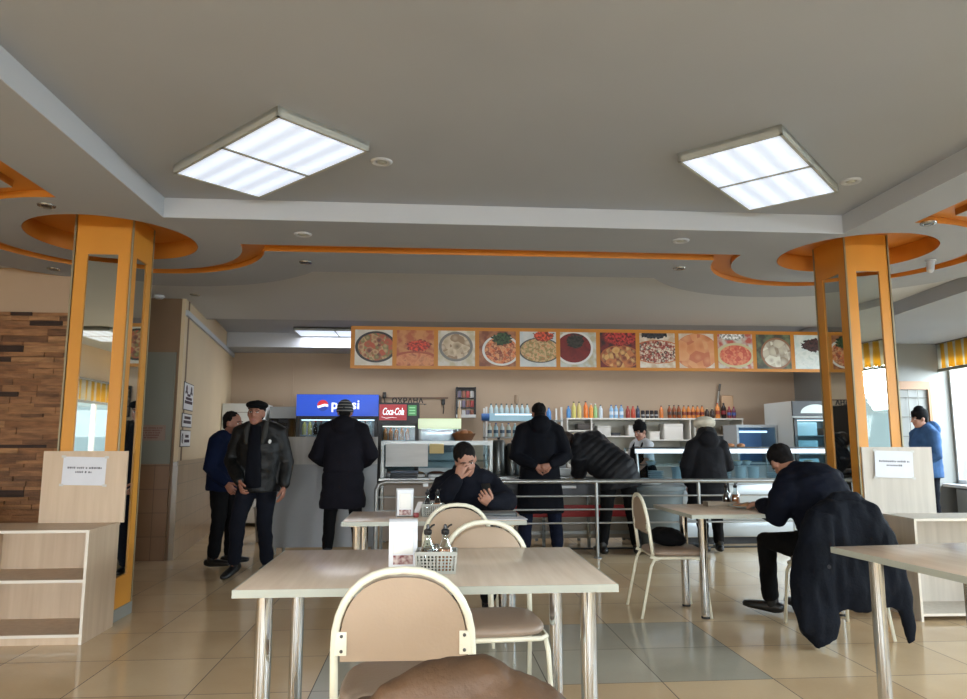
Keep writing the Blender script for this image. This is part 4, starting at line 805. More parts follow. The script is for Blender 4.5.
def condiments(label, loc, rz):
    r = thing('condiment_basket', label, 'basket', loc, rz, 'condiment baskets'); a, b, h = .072, .055, .080
    mb = MB(); t = .004; cw, ch = .012, .010
    def wall(px, L_):
        n = int(2 * L_ / .012); 
        for j in range(6):
            z = .008 + j * .012; px(-L_, L_, z, z + .004)
        for i in range(n + 1):
            x = -L_ + i * 2 * L_ / n; px(x - .0028, x + .0028, 0, h)
            if i % 3 == 1: px(x - .006, x + .006, .03, .046)
        px(-L_, L_, h - .008, h + .004); px(-L_, L_, 0, .01)
    wall(lambda x0, x1, z0, z1: mb.box(x0, x1, -b, -b + t, z0, z1), a); wall(lambda x0, x1, z0, z1: mb.box(x0, x1, b - t, b, z0, z1), a); wall(lambda x0, x1, z0, z1: mb.box(-a, -a + t, x0, x1, z0, z1), b); wall(lambda x0, x1, z0, z1: mb.box(a - t, a, x0, x1, z0, z1), b)
    mb.box(-a, a, -b, b, 0, .003)
    for v in mb.bm.verts: k = 1 + .10 * v.co.z / h; v.co.x *= k; v.co.y *= k
    mb.build('basket', BASK, r, False); return r
def cruet(label, loc, liquid, lvl):
    r = thing('cruet', label, 'bottle', loc, 0, 'oil and vinegar cruets'); mb = MB(); pr = [(.0, .0), (.030, .0), (.033, .006), (.033, .055), (.028, .085), (.013, .118), (.012, .140), (.015, .146)]; mb.lathe(pr, n=20, cap=False); mb.build('glass', GLS, r)
    mb = MB(); mb.lathe([(.029, .004), (.031, .010), (.031, min(.055, lvl)), (.0302 if lvl < .06 else .026, lvl), (0, lvl)], n=20); mb.build('liquid', liquid, r)
    mb = MB(); mb.lathe([(.012, .138), (.016, .143), (.016, .156), (.008, .162), (.006, .176), (.003, .178)], n=14); mb.limb([V(.004, 0, .160), V(.016, 0, .172), V(.024, 0, .176)], [.004] * 3, 8); mb.build('stopper', BLKP, r); return r
def shaker(label, loc):
    r = thing('salt_shaker', label, 'shaker', loc, 0, 'salt shakers'); mb = MB(); mb.lathe([(0, 0), (.02, 0), (.022, .004), (.018, .06), (.018, .075)], n=16, cap=False); mb.build('glass', GLS, r); mb = MB(); mb.lathe([(.018, .002), (.016, .05), (0, .05)], n=16); mb.build('salt', NAPK, r); mb = MB(); mb.lathe([(.0195, .074), (.0195, .088), (.012, .098), (0, .100)], n=16); mb.build('cap', CHROME, r); return r
bx, by = .038, 2.83
k0 = condiments('grey patterned plastic basket with cruets on the long foreground table', (bx, by, .75), -.05)
cr = cruet('cruet with dark vinegar in the basket on the long table', (bx - .035, by - .012, .754), OILC, .085)
cr2 = cruet('cruet with amber oil in the basket on the long table', (bx + .033, by - .012, .754), OIL2, .085)
sh = shaker('glass salt shaker between the cruets on the long table', (bx, by + .028, .754))
bx, by = .035, 4.93
dup(k0, (bx, by, .75), .1, 'grey plastic condiment basket on the middle table')
dup(cr, (bx - .035, by, .754), 0, 'cruet on the left of the basket on the middle table'); dup(cr2, (bx + .033, by, .754), 0, 'cruet on the right of the basket on the middle table'); dup(sh, (bx, by + .03, .754), 0, 'glass shaker in the basket on the middle table')
r = thing('menu_stand', 'small leaning card stand with a red base beside the middle table napkin holder', 'menu stand', (-.075, 4.86, .75)); mb = MB(); mb.box(-.018, .018, -.02, .02, 0, .03, .004); mb.build('base', M('red_plastic', (128, 36, 36), .4), r); mb = MB(); mb.quad((-.02, .005, .02), (.015, .005, .02), (.045, .02, .10), (.012, .02, .10)); mb.quad((-.02, .008, .02), (.012, .023, .10), (.045, .023, .10), (.015, .008, .02)); mb.build('card', M('grey_card', (176, 172, 170), .5), r, False)
r = thing('folder', 'dark grey folder lying on the middle table in front of the person with the phone', 'folder', (.46, 4.93, .75), -.12); mb = MB(); mb.box(-.16, .16, -.11, .11, .001, .012, .003); mb.build('cover', M('folder_grey', (74, 80, 82), .5), r, ang=30); mb = MB(); mb.box(-.15, .15, -.10, .10, .012, .022, .002); mb.build('paper_stack', M('folder_insert', (112, 116, 116), .6), r); 
tag(MB().box(-.15, .15, -.105, .105, 0, .003).xf(Matrix.Translation((.50, 4.74, .7505)) @ Matrix.Rotation(.05, 4, 'Z')).build('paper_sheet', PAPER, None, False), 'white paper sheet under the dark folder on the middle table', 'paper')
# telephone in the hand of the seated person
r = thing('mobile_phone', 'dark mobile phone held by the person at the middle table', 'phone', (.445, 5.262, .880), 0); r.rotation_euler = (-.55, .0, .35)
mb = MB(); mb.box(-.037, .037, -.004, .004, -.062, .078, .003); mb.build('case', BLKP, r); mb = MB(); mb.box(-.034, .034, .0041, .0046, -.058, .074); mb.build('screen', M('phone_screen', (60, 70, 84), .1, emit=.3), r, False)
# plate with food on the table by the railing
r = thing('plate', 'round plate of food on the table by the railing', 'plate', (2.42, 5.28, .75)); mb = MB(); mb.lathe([(0, .004), (.07, .004), (.085, .010), (.125, .022), (.127, .026), (.085, .016), (.07, .009), (0, .009)], n=40, cap=False); mb.build('dish', M('grey_glaze', (150, 156, 148), .25), r)
tag(remesh_obj := link('meal', (lambda mb: (mb.ell((2.40, 5.27, .772), (.075, .06, .022)), mb.ell((2.45, 5.30, .774), (.05, .05, .022)), mb.ell((2.37, 5.30, .770), (.04, .04, .018)), remesh(mb, .006, 2))[-1])(MB()), M('stewed_food', (186, 136, 92), .6, c2=(140, 88, 50), vscale=(40, 40, 40), bump=.6, bscale=120), None, ang=180), 'heap of pale orange food on the plate at the table by the railing', 'food')
folds(remesh_obj.data, .006, (40, 40, 40), 1)
r = thing('cutlery_tray', 'low flat container behind the plate on the table by the railing', 'container', (2.32, 5.52, .75)); mb = MB(); mb.box(-.12, .12, -.05, .05, 0, .006, .002); mb.box(-.12, .12, -.05, -.046, 0, .035); mb.box(-.12, .12, .046, .05, 0, .035); mb.box(-.12, -.116, -.05, .05, 0, .035); mb.box(.116, .12, -.05, .05, 0, .035); mb.build('tray', M('dull_tray', (130, 116, 98), .5), r, False)
bx, by = 2.43, 5.56
dup(cr, (bx - .035, by, .75), .4, 'cruet on the left of the pair on the table by the railing'); dup(cr2, (bx + .04, by, .75), .4, 'cruet on the right of the pair on the table by the railing'); dup(sh, (bx, by + .05, .75), 0, 'glass shaker behind the cruets on the table by the railing')
r = thing('fork', 'steel fork in the hand of the person hunched over the plate', 'fork', (2.43, 5.18, .80)); mb = MB(); mb.limb([V(0, 0, 0), V(-.03, .03, .0), V(-.07, .05, -.01)], [.003, .003, .004], 8); mb.build('handle', CHROME, r); mb = MB()
for i in range(3): mb.limb([V(-.07, .045 + .006 * i, -.01), V(-.11, .06 + .006 * i, -.018)], [.0018, .0014], 6)
mb.build('tines', CHROME, r)
# ---------------------------------------------------------------- serving side
STEEL = M('brushed_steel', (112, 114, 112), .32, .9, var=.06, vscale=(2, 40, 2)); STEELP = M('satin_pipe', (158, 160, 158), .42, .9); DARKS = M('dark_steel', (70, 70, 72), .45, .6); WLAM = M('white_laminate', (220, 218, 210), .45); GREYP = M('grey_panel', (150, 152, 154), .5, var=.04, vscale=(2, 2, 2)); SILV = M('silver_panel', (198, 206, 212), .30, .35)
BLK = M('fridge_black', (20, 20, 23), .4); WHT = M('fridge_white', (214, 216, 214), .4); CGL = glass('counter_glass', (222, 234, 238), .004, .08, .35); DOORG = glass('fridge_door_glass', (226, 236, 240), .004, .12, .25)
# menu board
def food_mat(i, bg, bg2, rim, pc, pr, cols, sc, rimw=.06, mode='voronoi', top=None):
    m, t, b = nt('dish_picture_%d' % i); L = t.links.new; N = t.nodes.new; b.inputs['Roughness'].default_value = .35
    tc = N('ShaderNodeTexCoord'); sx = N('ShaderNodeSeparateXYZ'); L(tc.outputs['Generated'], sx.inputs[0]); cb = N('ShaderNodeCombineXYZ'); L(sx.outputs['X'], cb.inputs[0]); L(sx.outputs['Z'], cb.inputs[1])
    def mt(op, a, c=None):
        q = N('ShaderNodeMath'); q.operation = op
        for k, v in enumerate((a, c)):
            if v is None: continue
            if isinstance(v, (int, float)): q.inputs[k].default_value = v
            else: L(v, q.inputs[k])
        return q.outputs[0]
    dx = mt('DIVIDE', mt('SUBTRACT', sx.outputs['X'], pc[0]), pr[0]); dz = mt('DIVIDE', mt('SUBTRACT', sx.outputs['Z'], pc[1]), pr[1]); d = mt('SQRT', mt('ADD', mt('MULTIPLY', dx, dx), mt('MULTIPLY', dz, dz)))
    if mode == 'voronoi': n = N('ShaderNodeTexVoronoi'); n.inputs['Scale'].default_value = sc; L(cb.outputs[0], n.inputs['Vector']); s2 = N('ShaderNodeSeparateColor'); L(n.outputs['Color'], s2.inputs[0]); f = mt('ADD', mt('MULTIPLY', s2.outputs[0], .75), mt('MULTIPLY', n.outputs['Distance'], .4))
    else: n = N('ShaderNodeTexNoise'); n.inputs['Scale'].default_value = sc; n.inputs['Detail'].default_value = 5; n.inputs['Distortion'].default_value = .6; L(cb.outputs[0], n.inputs['Vector']); f = n.outputs['Fac']
    r = N('ShaderNodeValToRGB'); e = r.color_ramp.elements; lo, hi = (.1, .85) if mode == 'voronoi' else (.3, .7); e[0].position = lo; e[0].color = lin(cols[0]); e[1].position = hi; e[1].color = lin(cols[-1])
    for k, c in enumerate(cols[1:-1]): q = e.new(lo + (hi - lo) * (k + 1) / (len(cols) - 1)); q.color = lin(c)
    L(f, r.inputs[0])
    def mixc(fac, a, c):
        q = N('ShaderNodeMix'); q.data_type = 'RGBA'; L(fac, q.inputs[0])
        for k, v in ((6, a), (7, c)):
            if isinstance(v, tuple): q.inputs[k].default_value = lin(v)
            else: L(v, q.inputs[k])
        return q.outputs[2]
    nb = N('ShaderNodeTexNoise'); nb.inputs['Scale'].default_value = 4; L(cb.outputs[0], nb.inputs['Vector']); nbm = N('ShaderNodeMapRange'); nbm.inputs['From Min'].default_value = .42; nbm.inputs['From Max'].default_value = .58; L(nb.outputs['Fac'], nbm.inputs['Value'])
    col = mixc(nbm.outputs[0], bg, bg2); col = mixc(mt('LESS_THAN', d, 1.0), col, rim); col = mixc(mt('LESS_THAN', d, 1.0 - rimw), col, r.outputs[0])
    if top:
        c3, q3, cc = top; ex = mt('DIVIDE', mt('SUBTRACT', sx.outputs['X'], c3[0]), q3[0]); ez = mt('DIVIDE', mt('SUBTRACT', sx.outputs['Z'], c3[1]), q3[1]); dd = mt('ADD', mt('SQRT', mt('ADD', mt('MULTIPLY', ex, ex), mt('MULTIPLY', ez, ez))), mt('MULTIPLY', nb.outputs['Fac'], .5)); nv = N('ShaderNodeTexNoise'); nv.inputs['Scale'].default_value = 14; nv.inputs['Detail'].default_value = 4; L(cb.outputs[0], nv.inputs['Vector']); nm = N('ShaderNodeMapRange'); nm.inputs['From Min'].default_value = .4; nm.inputs['From Max'].default_value = .6; L(nv.outputs['Fac'], nm.inputs['Value']); c2_ = mixc(nm.outputs[0], tuple(int(v * .55) for v in cc), tuple(min(255, int(v * 1.2 + 8)) for v in cc)); col = mixc(mt('LESS_THAN', mt('ADD', dd, mt('MULTIPLY', mt('SUBTRACT', nv.outputs['Fac'], .5), 1.1)), 1.2), col, c2_)
    L(col, b.inputs['Base Color']); return m
W_ = (222, 220, 214); DISH = [
    ((214, 206, 190), (226, 220, 208), (46, 40, 38), (.56, .52), (.55, .44), [(70, 44, 36), (150, 84, 60), (206, 168, 120), (120, 120, 70), (190, 90, 60)], 8, .13, 'voronoi', None),
    ((206, 142, 86), (182, 96, 60), (176, 84, 52), (.5, .15), (.7, .26), [(190, 90, 56), (222, 150, 96), (150, 50, 40)], 5, .2, 'noise', ((.58, .56), (.34, .17), (196, 62, 38))),
    ((222, 216, 206), (200, 190, 160), (128, 124, 120), (.48, .55), (.46, .42), [(120, 96, 74), (196, 176, 146), (222, 206, 180), (160, 132, 104)], 6, .16, 'voronoi', None),
    ((130, 74, 50), (176, 116, 80), (232, 230, 226), (.60, .46), (.52, .44), [(180, 80, 44), (226, 130, 80), (230, 170, 120), (150, 70, 50)], 13, .13, 'voronoi', ((.62, .78), (.3, .18), (48, 74, 40))),
    ((222, 224, 222), (206, 212, 212), (72, 74, 70), (.55, .47), (.58, .36), [(206, 140, 92), (224, 186, 142), (150, 140, 84), (196, 120, 80)], 11, .08, 'noise', ((.66, .88), (.3, .16), (196, 76, 48))),
    ((206, 210, 206), (190, 180, 150), (230, 228, 224), (.38, .55), (.54, .48), [(96, 20, 22), (128, 30, 28), (84, 18, 22)], 3, .12, 'noise', ((.42, .74), (.24, .22), (44, 40, 34))),
    ((120, 40, 40), (60, 34, 36), (176, 96, 54), (.56, .30), (.56, .34), [(206, 150, 84), (222, 176, 110), (120, 56, 40), (196, 120, 70)], 7, .08, 'voronoi', ((.60, .88), (.5, .26), (170, 50, 44))),
    ((230, 220, 206), (206, 180, 150), (196, 110, 66), (.5, .46), (.75, .34), [(226, 214, 190), (54, 40, 34), (176, 84, 62), (232, 222, 200), (150, 60, 50)], 14, .07, 'voronoi', ((.40, .96), (.4, .12), (40, 38, 44))),
    ((216, 196, 176), (226, 214, 200), (206, 132, 84), (.5, .48), (.62, .52), [(190, 104, 64), (222, 148, 98), (228, 168, 120), (206, 120, 84)], 3.6, .02, 'voronoi', None),
    ((206, 202, 190), (190, 90, 80), (204, 194, 150), (.5, .38), (.56, .36), [(186, 66, 52), (214, 104, 78), (226, 150, 110), (196, 80, 62)], 10, .18, 'voronoi', ((.40, .96), (.38, .15), (226, 222, 212))),
    ((76, 74, 62), (110, 120, 90), (150, 104, 78), (.58, .45), (.46, .46), [(220, 214, 196), (206, 198, 180), (150, 130, 110), (228, 224, 210)], 4.6, .12, 'voronoi', None),
    ((226, 232, 230), (206, 218, 216), (226, 230, 228), (.5, .30), (.52, .26), [(206, 214, 212), (226, 230, 226), (180, 196, 190)], 5, .06, 'noise', ((.56, .70), (.36, .20), (66, 34, 30))),
    ((60, 58, 56), (90, 88, 84), (170, 176, 180), (.45, .48), (.50, .42), [(46, 40, 36), (120, 76, 44), (160, 104, 60), (60, 60, 64)], 6, .10, 'noise', None),
    ((200, 180, 150), (210, 200, 180), (226, 226, 220), (.5, .45), (.46, .38), [(190, 120, 70), (220, 170, 110), (120, 90, 60)], 9, .10, 'voronoi', None)]
BX0, BX1, BZ0, BZ1, BYY = -1.02, 6.16, 2.205, 2.765, 9.16
r = thing('menu_board', 'long orange board of square dish pictures hanging above the counter', 'menu board', (BX0, BYY, BZ0))
mb = MB(); mb.box(0, BX1 - BX0, 0, .03, 0, BZ1 - BZ0); mb.build('backing', M('board_orange', (204, 132, 38), .4), r, False)
step = .5425
for i, d in enumerate(DISH[:13]):
    x = .055 + i * step; mb = MB(); mb.box(x, x + .487, -.004, 0, .042, .512); mb.build('picture', food_mat(i, *d), r, False)
# railing
r = thing('handrail', 'steel queue railing of four bars in front of the counter', 'railing', (0, 7.75, 0)); RX0, RX1 = -.55, 4.55
mb = MB(); mb.tube([V(RX0, 0, .02), V(RX0, 0, .74), V(RX0 + .03, 0, .80), V(RX0 + .10, 0, .825), V(RX1, 0, .825)], .024, 12); mb.build('top_bar', STEELP, r)
for z in (.665, .52, .375): mb = MB(); mb.cyl((RX0, 0, z), (RX1, 0, z), .011, 10); mb.build('bar', STEELP, r)
for x in (.60, 1.86, 3.02, 4.5): mb = MB(); mb.cyl((x, 0, 0), (x, 0, .81), .019, 12); mb.lathe([(.045, 0), (.045, .008), (.02, .014)], (x, 0, 0), 16); mb.build('post', STEELP, r)
tag(MB().box(-.6, 6.4, 8.36, 8.44, 0.001, .012).build('floor_strip', M('dark_mat', (40, 38, 36), .8), None, False), 'dark strip on the floor along the foot of the counter', 'floor strip')
# grey screen in front of the drinks fridge
r = thing('counter_screen', 'grey panelled screen with a pale top band behind the person in the striped beanie', 'screen', (-1.75, 8.30, 0)); mb = MB(); mb.box(0, 1.165, 0, .03, .07, 1.00); mb.build('panel', GREYP, r, False)
mb = MB(); mb.box(0, 1.165, -.002, .03, 1.0, 1.315); mb.build('upper_panel', wood('grey_wood', (190, 188, 184), (166, 164, 160), (14, 14, 1.2), .5), r, False)
for x in (.03, .13, 1.05, 1.13): mb = MB(); mb.cyl((x, .015, 0), (x, .015, .08), .018, 12); mb.build('foot', STEELP, r)
# fridges
FRL = M('fridge_light', (226, 240, 248), .5, emit=3.2); FRW = M('fridge_warm_light', (248, 240, 214), .5, emit=3.2); INN = M('fridge_inner', (206, 212, 214), .5)
def bottle_mb(mb, x, y, z, r, h, cap=True):
    mb.lathe([(0, 0), (r * .92, 0), (r, h * .03), (r, h * .62), (r * .92, h * .70), (r * .60, h * .79), (r * .40, h * .85), (r * .36, h * .95)], (x, y, z), 12, cap=False)
def fridge(name, label, x, y, w, d, h, doors, body, head=None, light=FRL, zb=.25, zt=None, goods=(), rz=0):
    r = thing(name, label, 'fridge', (x, y, 0), rz); t = .04; zt = zt or h - .08
    mb = MB(); mb.box(0, t, 0, d, 0, h); mb.box(w - t, w, 0, d, 0, h); mb.box(t, w - t, d - t, d, 0, h); mb.box(t, w - t, 0, d, 0, zb); mb.box(t, w - t, 0, d, zt, h); mb.build('body', body, r, False)
    mb = MB(); mb.box(t, w - t, d - t - .01, d - t, zb, zt); mb.build('back_lining', INN, r, False)
    n = 5
    for k in range(n): z = zb + .02 + k * (zt - zb) / n; mb = MB(); mb.box(t, w - t, .08, d - t - .01, z - .006, z); mb.build('shelf', INN, r, False)
    mb = MB(); mb.box(t + .02, w - t - .02, .09, .13, zt - .03, zt - .004); mb.build('light_tube', light, r, False)
    dw = (w - .02) / doors
    for k in range(doors):
        a, b = .01 + k * dw + .004, .01 + (k + 1) * dw - .004; mb = MB(); f = .045; mb.box(a, b, -.03, -.002, zb - .05, zb); mb.box(a, b, -.03, -.002, zt - .02, zt + .015); mb.box(a, a + f, -.03, -.002, zb, zt); mb.box(b - f, b, -.03, -.002, zb, zt); dr = mb.build('door', BLK, r, False)
        mb = MB(); mb.box(a + f, b - f, -.018, -.012, zb, zt - .02); mb.build('glass', DOORG, dr, False)
        mb = MB(); hx = b - .02 if k == 0 else a + .02; mb.box(hx - .012, hx + .012, -.055, -.03, .9, 1.3, .004); mb.build('handle', DARKS, dr)
    return r, (zb, zt, n)
def pack(par_w, x, y, w, d, zb, zt, n, specs, seed, rows=(2, 3, 4), h=.22, parent=None, lab=''):
    rnd = random.Random(seed)
    for k in rows:
        z = zb + .022 + k * (zt - zb) / n; cnt = int((w - .14) / .085)
        for i in range(cnt):
            c, cap = rnd.choice(specs[k % len(specs)]); px = .07 + i * .085 + .03
            o = bottle_thing('drink_bottle', '%s bottle on %s shelf of the %s, %s from left' % (c[3], ('lowest', 'second', 'middle', 'fourth', 'top')[k], lab, ORD[i]), (x + px, y + .14, z), .033, h, c, cap, 'bottles inside the ' + lab)
ORD = ['first', 'second', 'third', 'fourth', 'fifth', 'sixth', 'seventh', 'eighth', 'ninth', 'tenth', 'eleventh', 'twelfth', 'thirteenth', 'fourteenth', 'fifteenth', 'sixteenth']
BCACHE = {}
def bottle_thing(name, label, loc, r, h, c, cap, grp, lbl=None, cat='bottle'):
    key = (r, h, c, cap, lbl)
    if key in BCACHE:
        return dup(BCACHE[key], loc, None, label) if BCACHE[key].get('group') == grp else tag(dup(BCACHE[key], loc, None, label), None, None, grp)
    root = thing(name, label, cat, loc, 0, grp)
    if cat == 'can':
        mb = MB(); mb.lathe([(0, 0), (r * .85, 0), (r, h * .06), (r, h * .92), (r * .82, h), (0, h)], n=14, cap=False); mb.build('body', M('plastic_%d_%d_%d' % c[:3], c[:3], .25), root)
    else:
        mb = MB(); bottle_mb(mb, 0, 0, 0, r, h); mb.build('body', M('plastic_%d_%d_%d' % c[:3], c[:3], .18), root)
    if lbl: mb = MB(); mb.lathe([(r * 1.02, h * .26), (r * 1.02, h * .50)], n=14, cap=False); mb.build('label_band', M('band_%d_%d_%d' % lbl, lbl, .5), root)
    if cap: mb = MB(); mb.lathe([(r * .42, h * .93), (r * .42, h), (0, h)], n=12, cap=False); mb.build('cap', M('cap_%d_%d_%d' % cap, cap, .4), root)
    BCACHE[key] = root; return root
# blue headed double fridge
r, (zb, zt, n) = fridge('drinks_fridge', 'tall black double door drinks fridge with a glowing blue header', -2.02, 11.0, 1.25, .68, 1.99, 2, BLK, zt=1.62)
mb = MB(); mb.box(.0, 1.25, -.045, -.002, 1.655, 1.985); hd = mb.build('header', BLK, r, False)
def emis(name, c, e, c2=None): 
    m = M(name, c, .35); b = m.node_tree.nodes['Principled BSDF']; b.inputs['Emission Color'].default_value = lin(c); b.inputs['Emission Strength'].default_value = e; return m
hd.data.materials[0] = emis('blue_backlit_header', (30, 80, 206), .5)
LG = emis('logo_white', (240, 244, 250), .8); LR = emis('logo_red', (206, 40, 52), .5); LB = emis('logo_blue', (20, 62, 170), .5)
def disc_cut(mb, cx, cz, R, lo, hi, y):
    """slice of a disc between two wavy lines"""
    N = 28; top = []; bot = []
    for i in range(N + 1):
        u = -R + 2 * R * i / N; h = math.sqrt(max(0, R * R - u * u)); a = min(max(lo(u), -h), h); b = min(max(hi(u), -h), h); bot.append((u, a)); top.append((u, b))
    vs = [V(cx + u, y, cz + v) for u, v in bot] + [V(cx + u, y, cz + v) for u, v in top]; m = N + 1
    mb.add(vs, [[i, i + 1, m + i + 1, m + i] for i in range(N)])
lx, lz, R = .40, 1.815, .085; wv = lambda k: (lambda u: k * R + .16 * R * math.sin(u / R * 2.4 + .6))
mb = MB(); mb.mi = 0; disc_cut(mb, lx, lz, R, wv(.12), lambda u: 9, -.047); mb.mi = 1; disc_cut(mb, lx, lz, R, wv(-.32), wv(.12), -.0472); mb.mi = 2; disc_cut(mb, lx, lz, R, lambda u: -9, wv(-.32), -.0474); mb.build('round_emblem', [LR, LG, LB], r, False)
mb = MB(); text_mesh(mb, 'pepsi', .20, face_cam(.745, -.047, 1.825), bold=.004, space=1.05); mb.build('lettering', LG, r, False)
DARKC = (40, 22, 18, 'dark'); CLEARB = (196, 216, 222, 'clear'); YEL = (226, 206, 110, 'yellow'); BLU = (120, 170, 206, 'blue'); ORG = (222, 130, 60, 'orange'); REDB = (170, 50, 44, 'red'); GRN = (120, 170, 90, 'green'); BRN = (140, 78, 40, 'brown'); AMB = (206, 128, 62, 'amber')
capw, capb, capr, capd = (226, 226, 226), (40, 70, 150), (170, 40, 40), (30, 30, 32)
pack(r, -2.02, 11.0, 1.25, .68, zb, zt, n, [[(YEL, capb), (CLEARB, capb), (DARKC, capr)], [(DARKC, capr), (DARKC, capb), (CLEARB, capb)], [(BLU, capb), (CLEARB, capw), (YEL, capw)], [(CLEARB, capb), (DARKC, capd), (BLU, capb)]], 4, (3, 4), .22, lab='blue headed fridge')
# red headed single fridge
r, (zb, zt, n) = fridge('drinks_fridge', 'black single door drinks fridge with a red and green header', -.762, 10.9, .62, .66, 1.86, 1, BLK, light=FRW, zt=1.52)
mb = MB(); mb.box(.01, .61, -.035, -.002, 1.56, 1.855); mb.build('header', BLK, r, False); mb = MB(); mb.box(.015, .43, -.040, -.035, 1.59, 1.83); mb.build('red_panel', emis('red_panel', (178, 30, 40), .25), r, False); mb = MB(); mb.box(.45, .58, -.040, -.035, 1.66, 1.82); mb.build('green_panel', emis('green_panel', (70, 150, 84), .25), r, False)
mb = MB(); text_mesh(mb, 'Coca-Cola', .15, face_cam(.222, -.0415, 1.718) @ Matrix.Diagonal((.56, 1, 1, 1)), shear=.3, bold=.002, space=.9)
mb.tube([V(.05, -.041, 1.640), V(.12, -.041, 1.620), V(.20, -.041, 1.632), V(.28, -.041, 1.625)], [.002, .004, .004, .002], 6); mb.build('lettering', LG, r, False)
mb = MB()
for k in range(3): mb.box(.47, .56, -.041, -.040, 1.69 + k * .042, 1.705 + k * .042)
mb.build('green_bands', emis('pale_green', (140, 206, 150), .3), r, False)
pack(r, -.762, 10.9, .62, .66, zb, zt, n, [[(ORG, capr)], [(ORG, capr)], [(ORG, capr), (AMB, capr)], [(ORG, capr), (ORG, capw)], [(ORG, capr), (ORG, capw), (AMB, capr)]], 9, (3, 4), .19, lab='red headed fridge')
r = thing('wall_sign', 'row of dark capital letters standing above the red headed fridge', 'sign', (-.33, 11.2, 1.95)); mb = MB(); text_mesh(mb, 'ОХРАНА', .112, face_cam(.0, 0, -.045), .008, bold=.003, space=1.1); mb.build('lettering', M('dark_sign_letter', (34, 34, 34), .5), r, False); mb = MB(); mb.box(-.30, .30, -.005, .005, -.10, -.09); mb.box(-.28, -.265, -.005, .005, -.11, -.09); mb.box(.265, .28, -.005, .005, -.11, -.09); mb.build('rail', DARKS, r, False)
tag(MB().box(-.80, .33, 11.87, 11.9, 1.985, 2.01).build('cable_channel', M('brown_channel', (120, 96, 78), .6), None, False), 'thin cable channel on the back wall above the red headed fridge', 'cable channel')
for x, lb in ((-.74, 'small black fitting on the cable channel above the blue fridge corner'), (.25, 'small black socket with a lead on the back wall above the lit cabinet')):
    q = thing('wall_socket', lb, 'socket', (x, 11.88, 2.04 if x < 0 else 1.93)); mb = MB(); mb.box(-.03, .03, -.04, 0, -.05, .05, .008); mb.build('housing', BLKP, q); mb = MB(); mb.tube([V(0, -.03, -.05), V(.01, -.03, -.12), V(0, -.02, -.2)], .008, 8); mb.build('lead', BLKP, q)
# left: white fridge and dark glass fronted fridge
r = thing('upright_freezer', 'tall white upright freezer in the far left corner', 'freezer', (-3.12, 10.95, 0)); mb = MB(); mb.box(0, .62, .03, .6, .05, 1.84, .01); mb.build('body', WHT, r); mb = MB(); mb.box(0, .62, -.02, .028, .62, 1.84, .01); d = mb.build('door', WHT, r); mb = MB(); mb.box(0, .62, -.02, .028, .06, .60, .01); mb.build('door', WHT, r); mb = MB(); mb.box(.56, .585, -.06, -.02, 1.15, 1.7, .006); mb.build('handle', STEELP, d); mb = MB(); mb.box(.05, .5, -.022, -.02, 1.70, 1.71); mb.build('groove', M('dull_grey_line', (150, 146, 136), .5), d, False)
r = thing('display_fridge', 'grey glass fronted fridge between the white freezer and the blue headed fridge', 'fridge', (-2.44, 11.05, 0)); mb = MB(); mb.box(0, .40, 0, .6, 0, 1.0); mb.box(0, .40, .02, .6, 1.62, 1.80); mb.box(0, .03, 0, .6, 1.0, 1.62); mb.box(.37, .40, 0, .6, 1.0, 1.62); mb.box(.03, .37, .55, .6, 1.0, 1.62); mb.build('body', M('grey_appliance', (140, 142, 140), .4), r, False); mb = MB(); mb.box(.0, .40, -.012, 0, 1.0, 1.62); mb.build('glass_door', glass('dark_glass', (130, 132, 132), .03), r, False)
mb = MB(); mb.box(.20, .34, .2, .3, 1.05, 1.32, .01); mb.lathe([(.05, 0), (.05, .03)], (.27, .19, 1.13), 20); mb.build('container', M('white_tub', (220, 222, 222), .5), r)
# white and grey oddments low in the left corner
r = thing('low_bin', 'small grey bin on the floor behind the walking person', 'bin', (-2.05, 9.4, 0)); mb = MB(); mb.lathe([(0, 0), (.13, 0), (.17, .42), (.16, .42), (.125, .02), (0, .02)], n=24, cap=False); mb.build('tub', M('pale_grey_plastic', (150, 150, 148), .5), r); mb = MB(); mb.lathe([(.172, .41), (.178, .425), (.165, .435)], n=24, cap=False); mb.build('rim', GREYP, r)
# left hot counter with steel frame
r = thing('serving_counter', 'steel framed glass counter on the left with a white sheet on its front', 'counter', (-.56, 8.5, 0)); W = 1.34
mb = MB()
for x in (.02, W - .02):
    for y in (.02, .66): mb.box(x - .018, x + .018, y - .018, y + .018, 0, 1.25)
for z in (1.25, .80):
    mb.box(0, W, 0, .02, z - .03, z); mb.box(0, W, .66, .68, z - .03, z)
mb.build('frame', STEEL, r, False)
mb = MB(); mb.box(0, W, 0, .68, 1.25, 1.27); mb.build('top_shelf', STEEL, r, False); mb = MB(); mb.box(0, W, 0, .68, .78, .80); mb.build('worktop', STEEL, r, False); mb = MB(); mb.box(.03, W - .03, .1, .66, 1.02, 1.03); mb.build('glass_shelf', CGL, r, False); mb = MB(); mb.box(.03, W - .03, .01, .016, .95, 1.22); mb.build('front_glass', CGL, r, False); mb = MB(); mb.box(.04, W - .04, .03, .05, .10, .76); mb.build('front_panel', M('counter_brown', (140, 124, 110), .5), r, False)
mb = MB(); mb.box(0, W, -.28, -.26, .815, .835); mb.box(0, W, -.20, -.18, .815, .835); mb.box(0, W, -.12, -.10, .815, .835)
for x in (.1, W - .1): mb.box(x - .01, x + .01, -.28, 0, .80, .815)
mb.build('tray_slide', STEELP, r, False)
tag(MB().box(-.50, .0, 8.492, 8.495, .965, 1.235).build('paper_sheet', M('hung_paper', (206, 204, 200), .7, var=.05, vscale=(3, 3, 20)), None, False), 'large blank white sheet stuck on the left counter glass', 'paper')
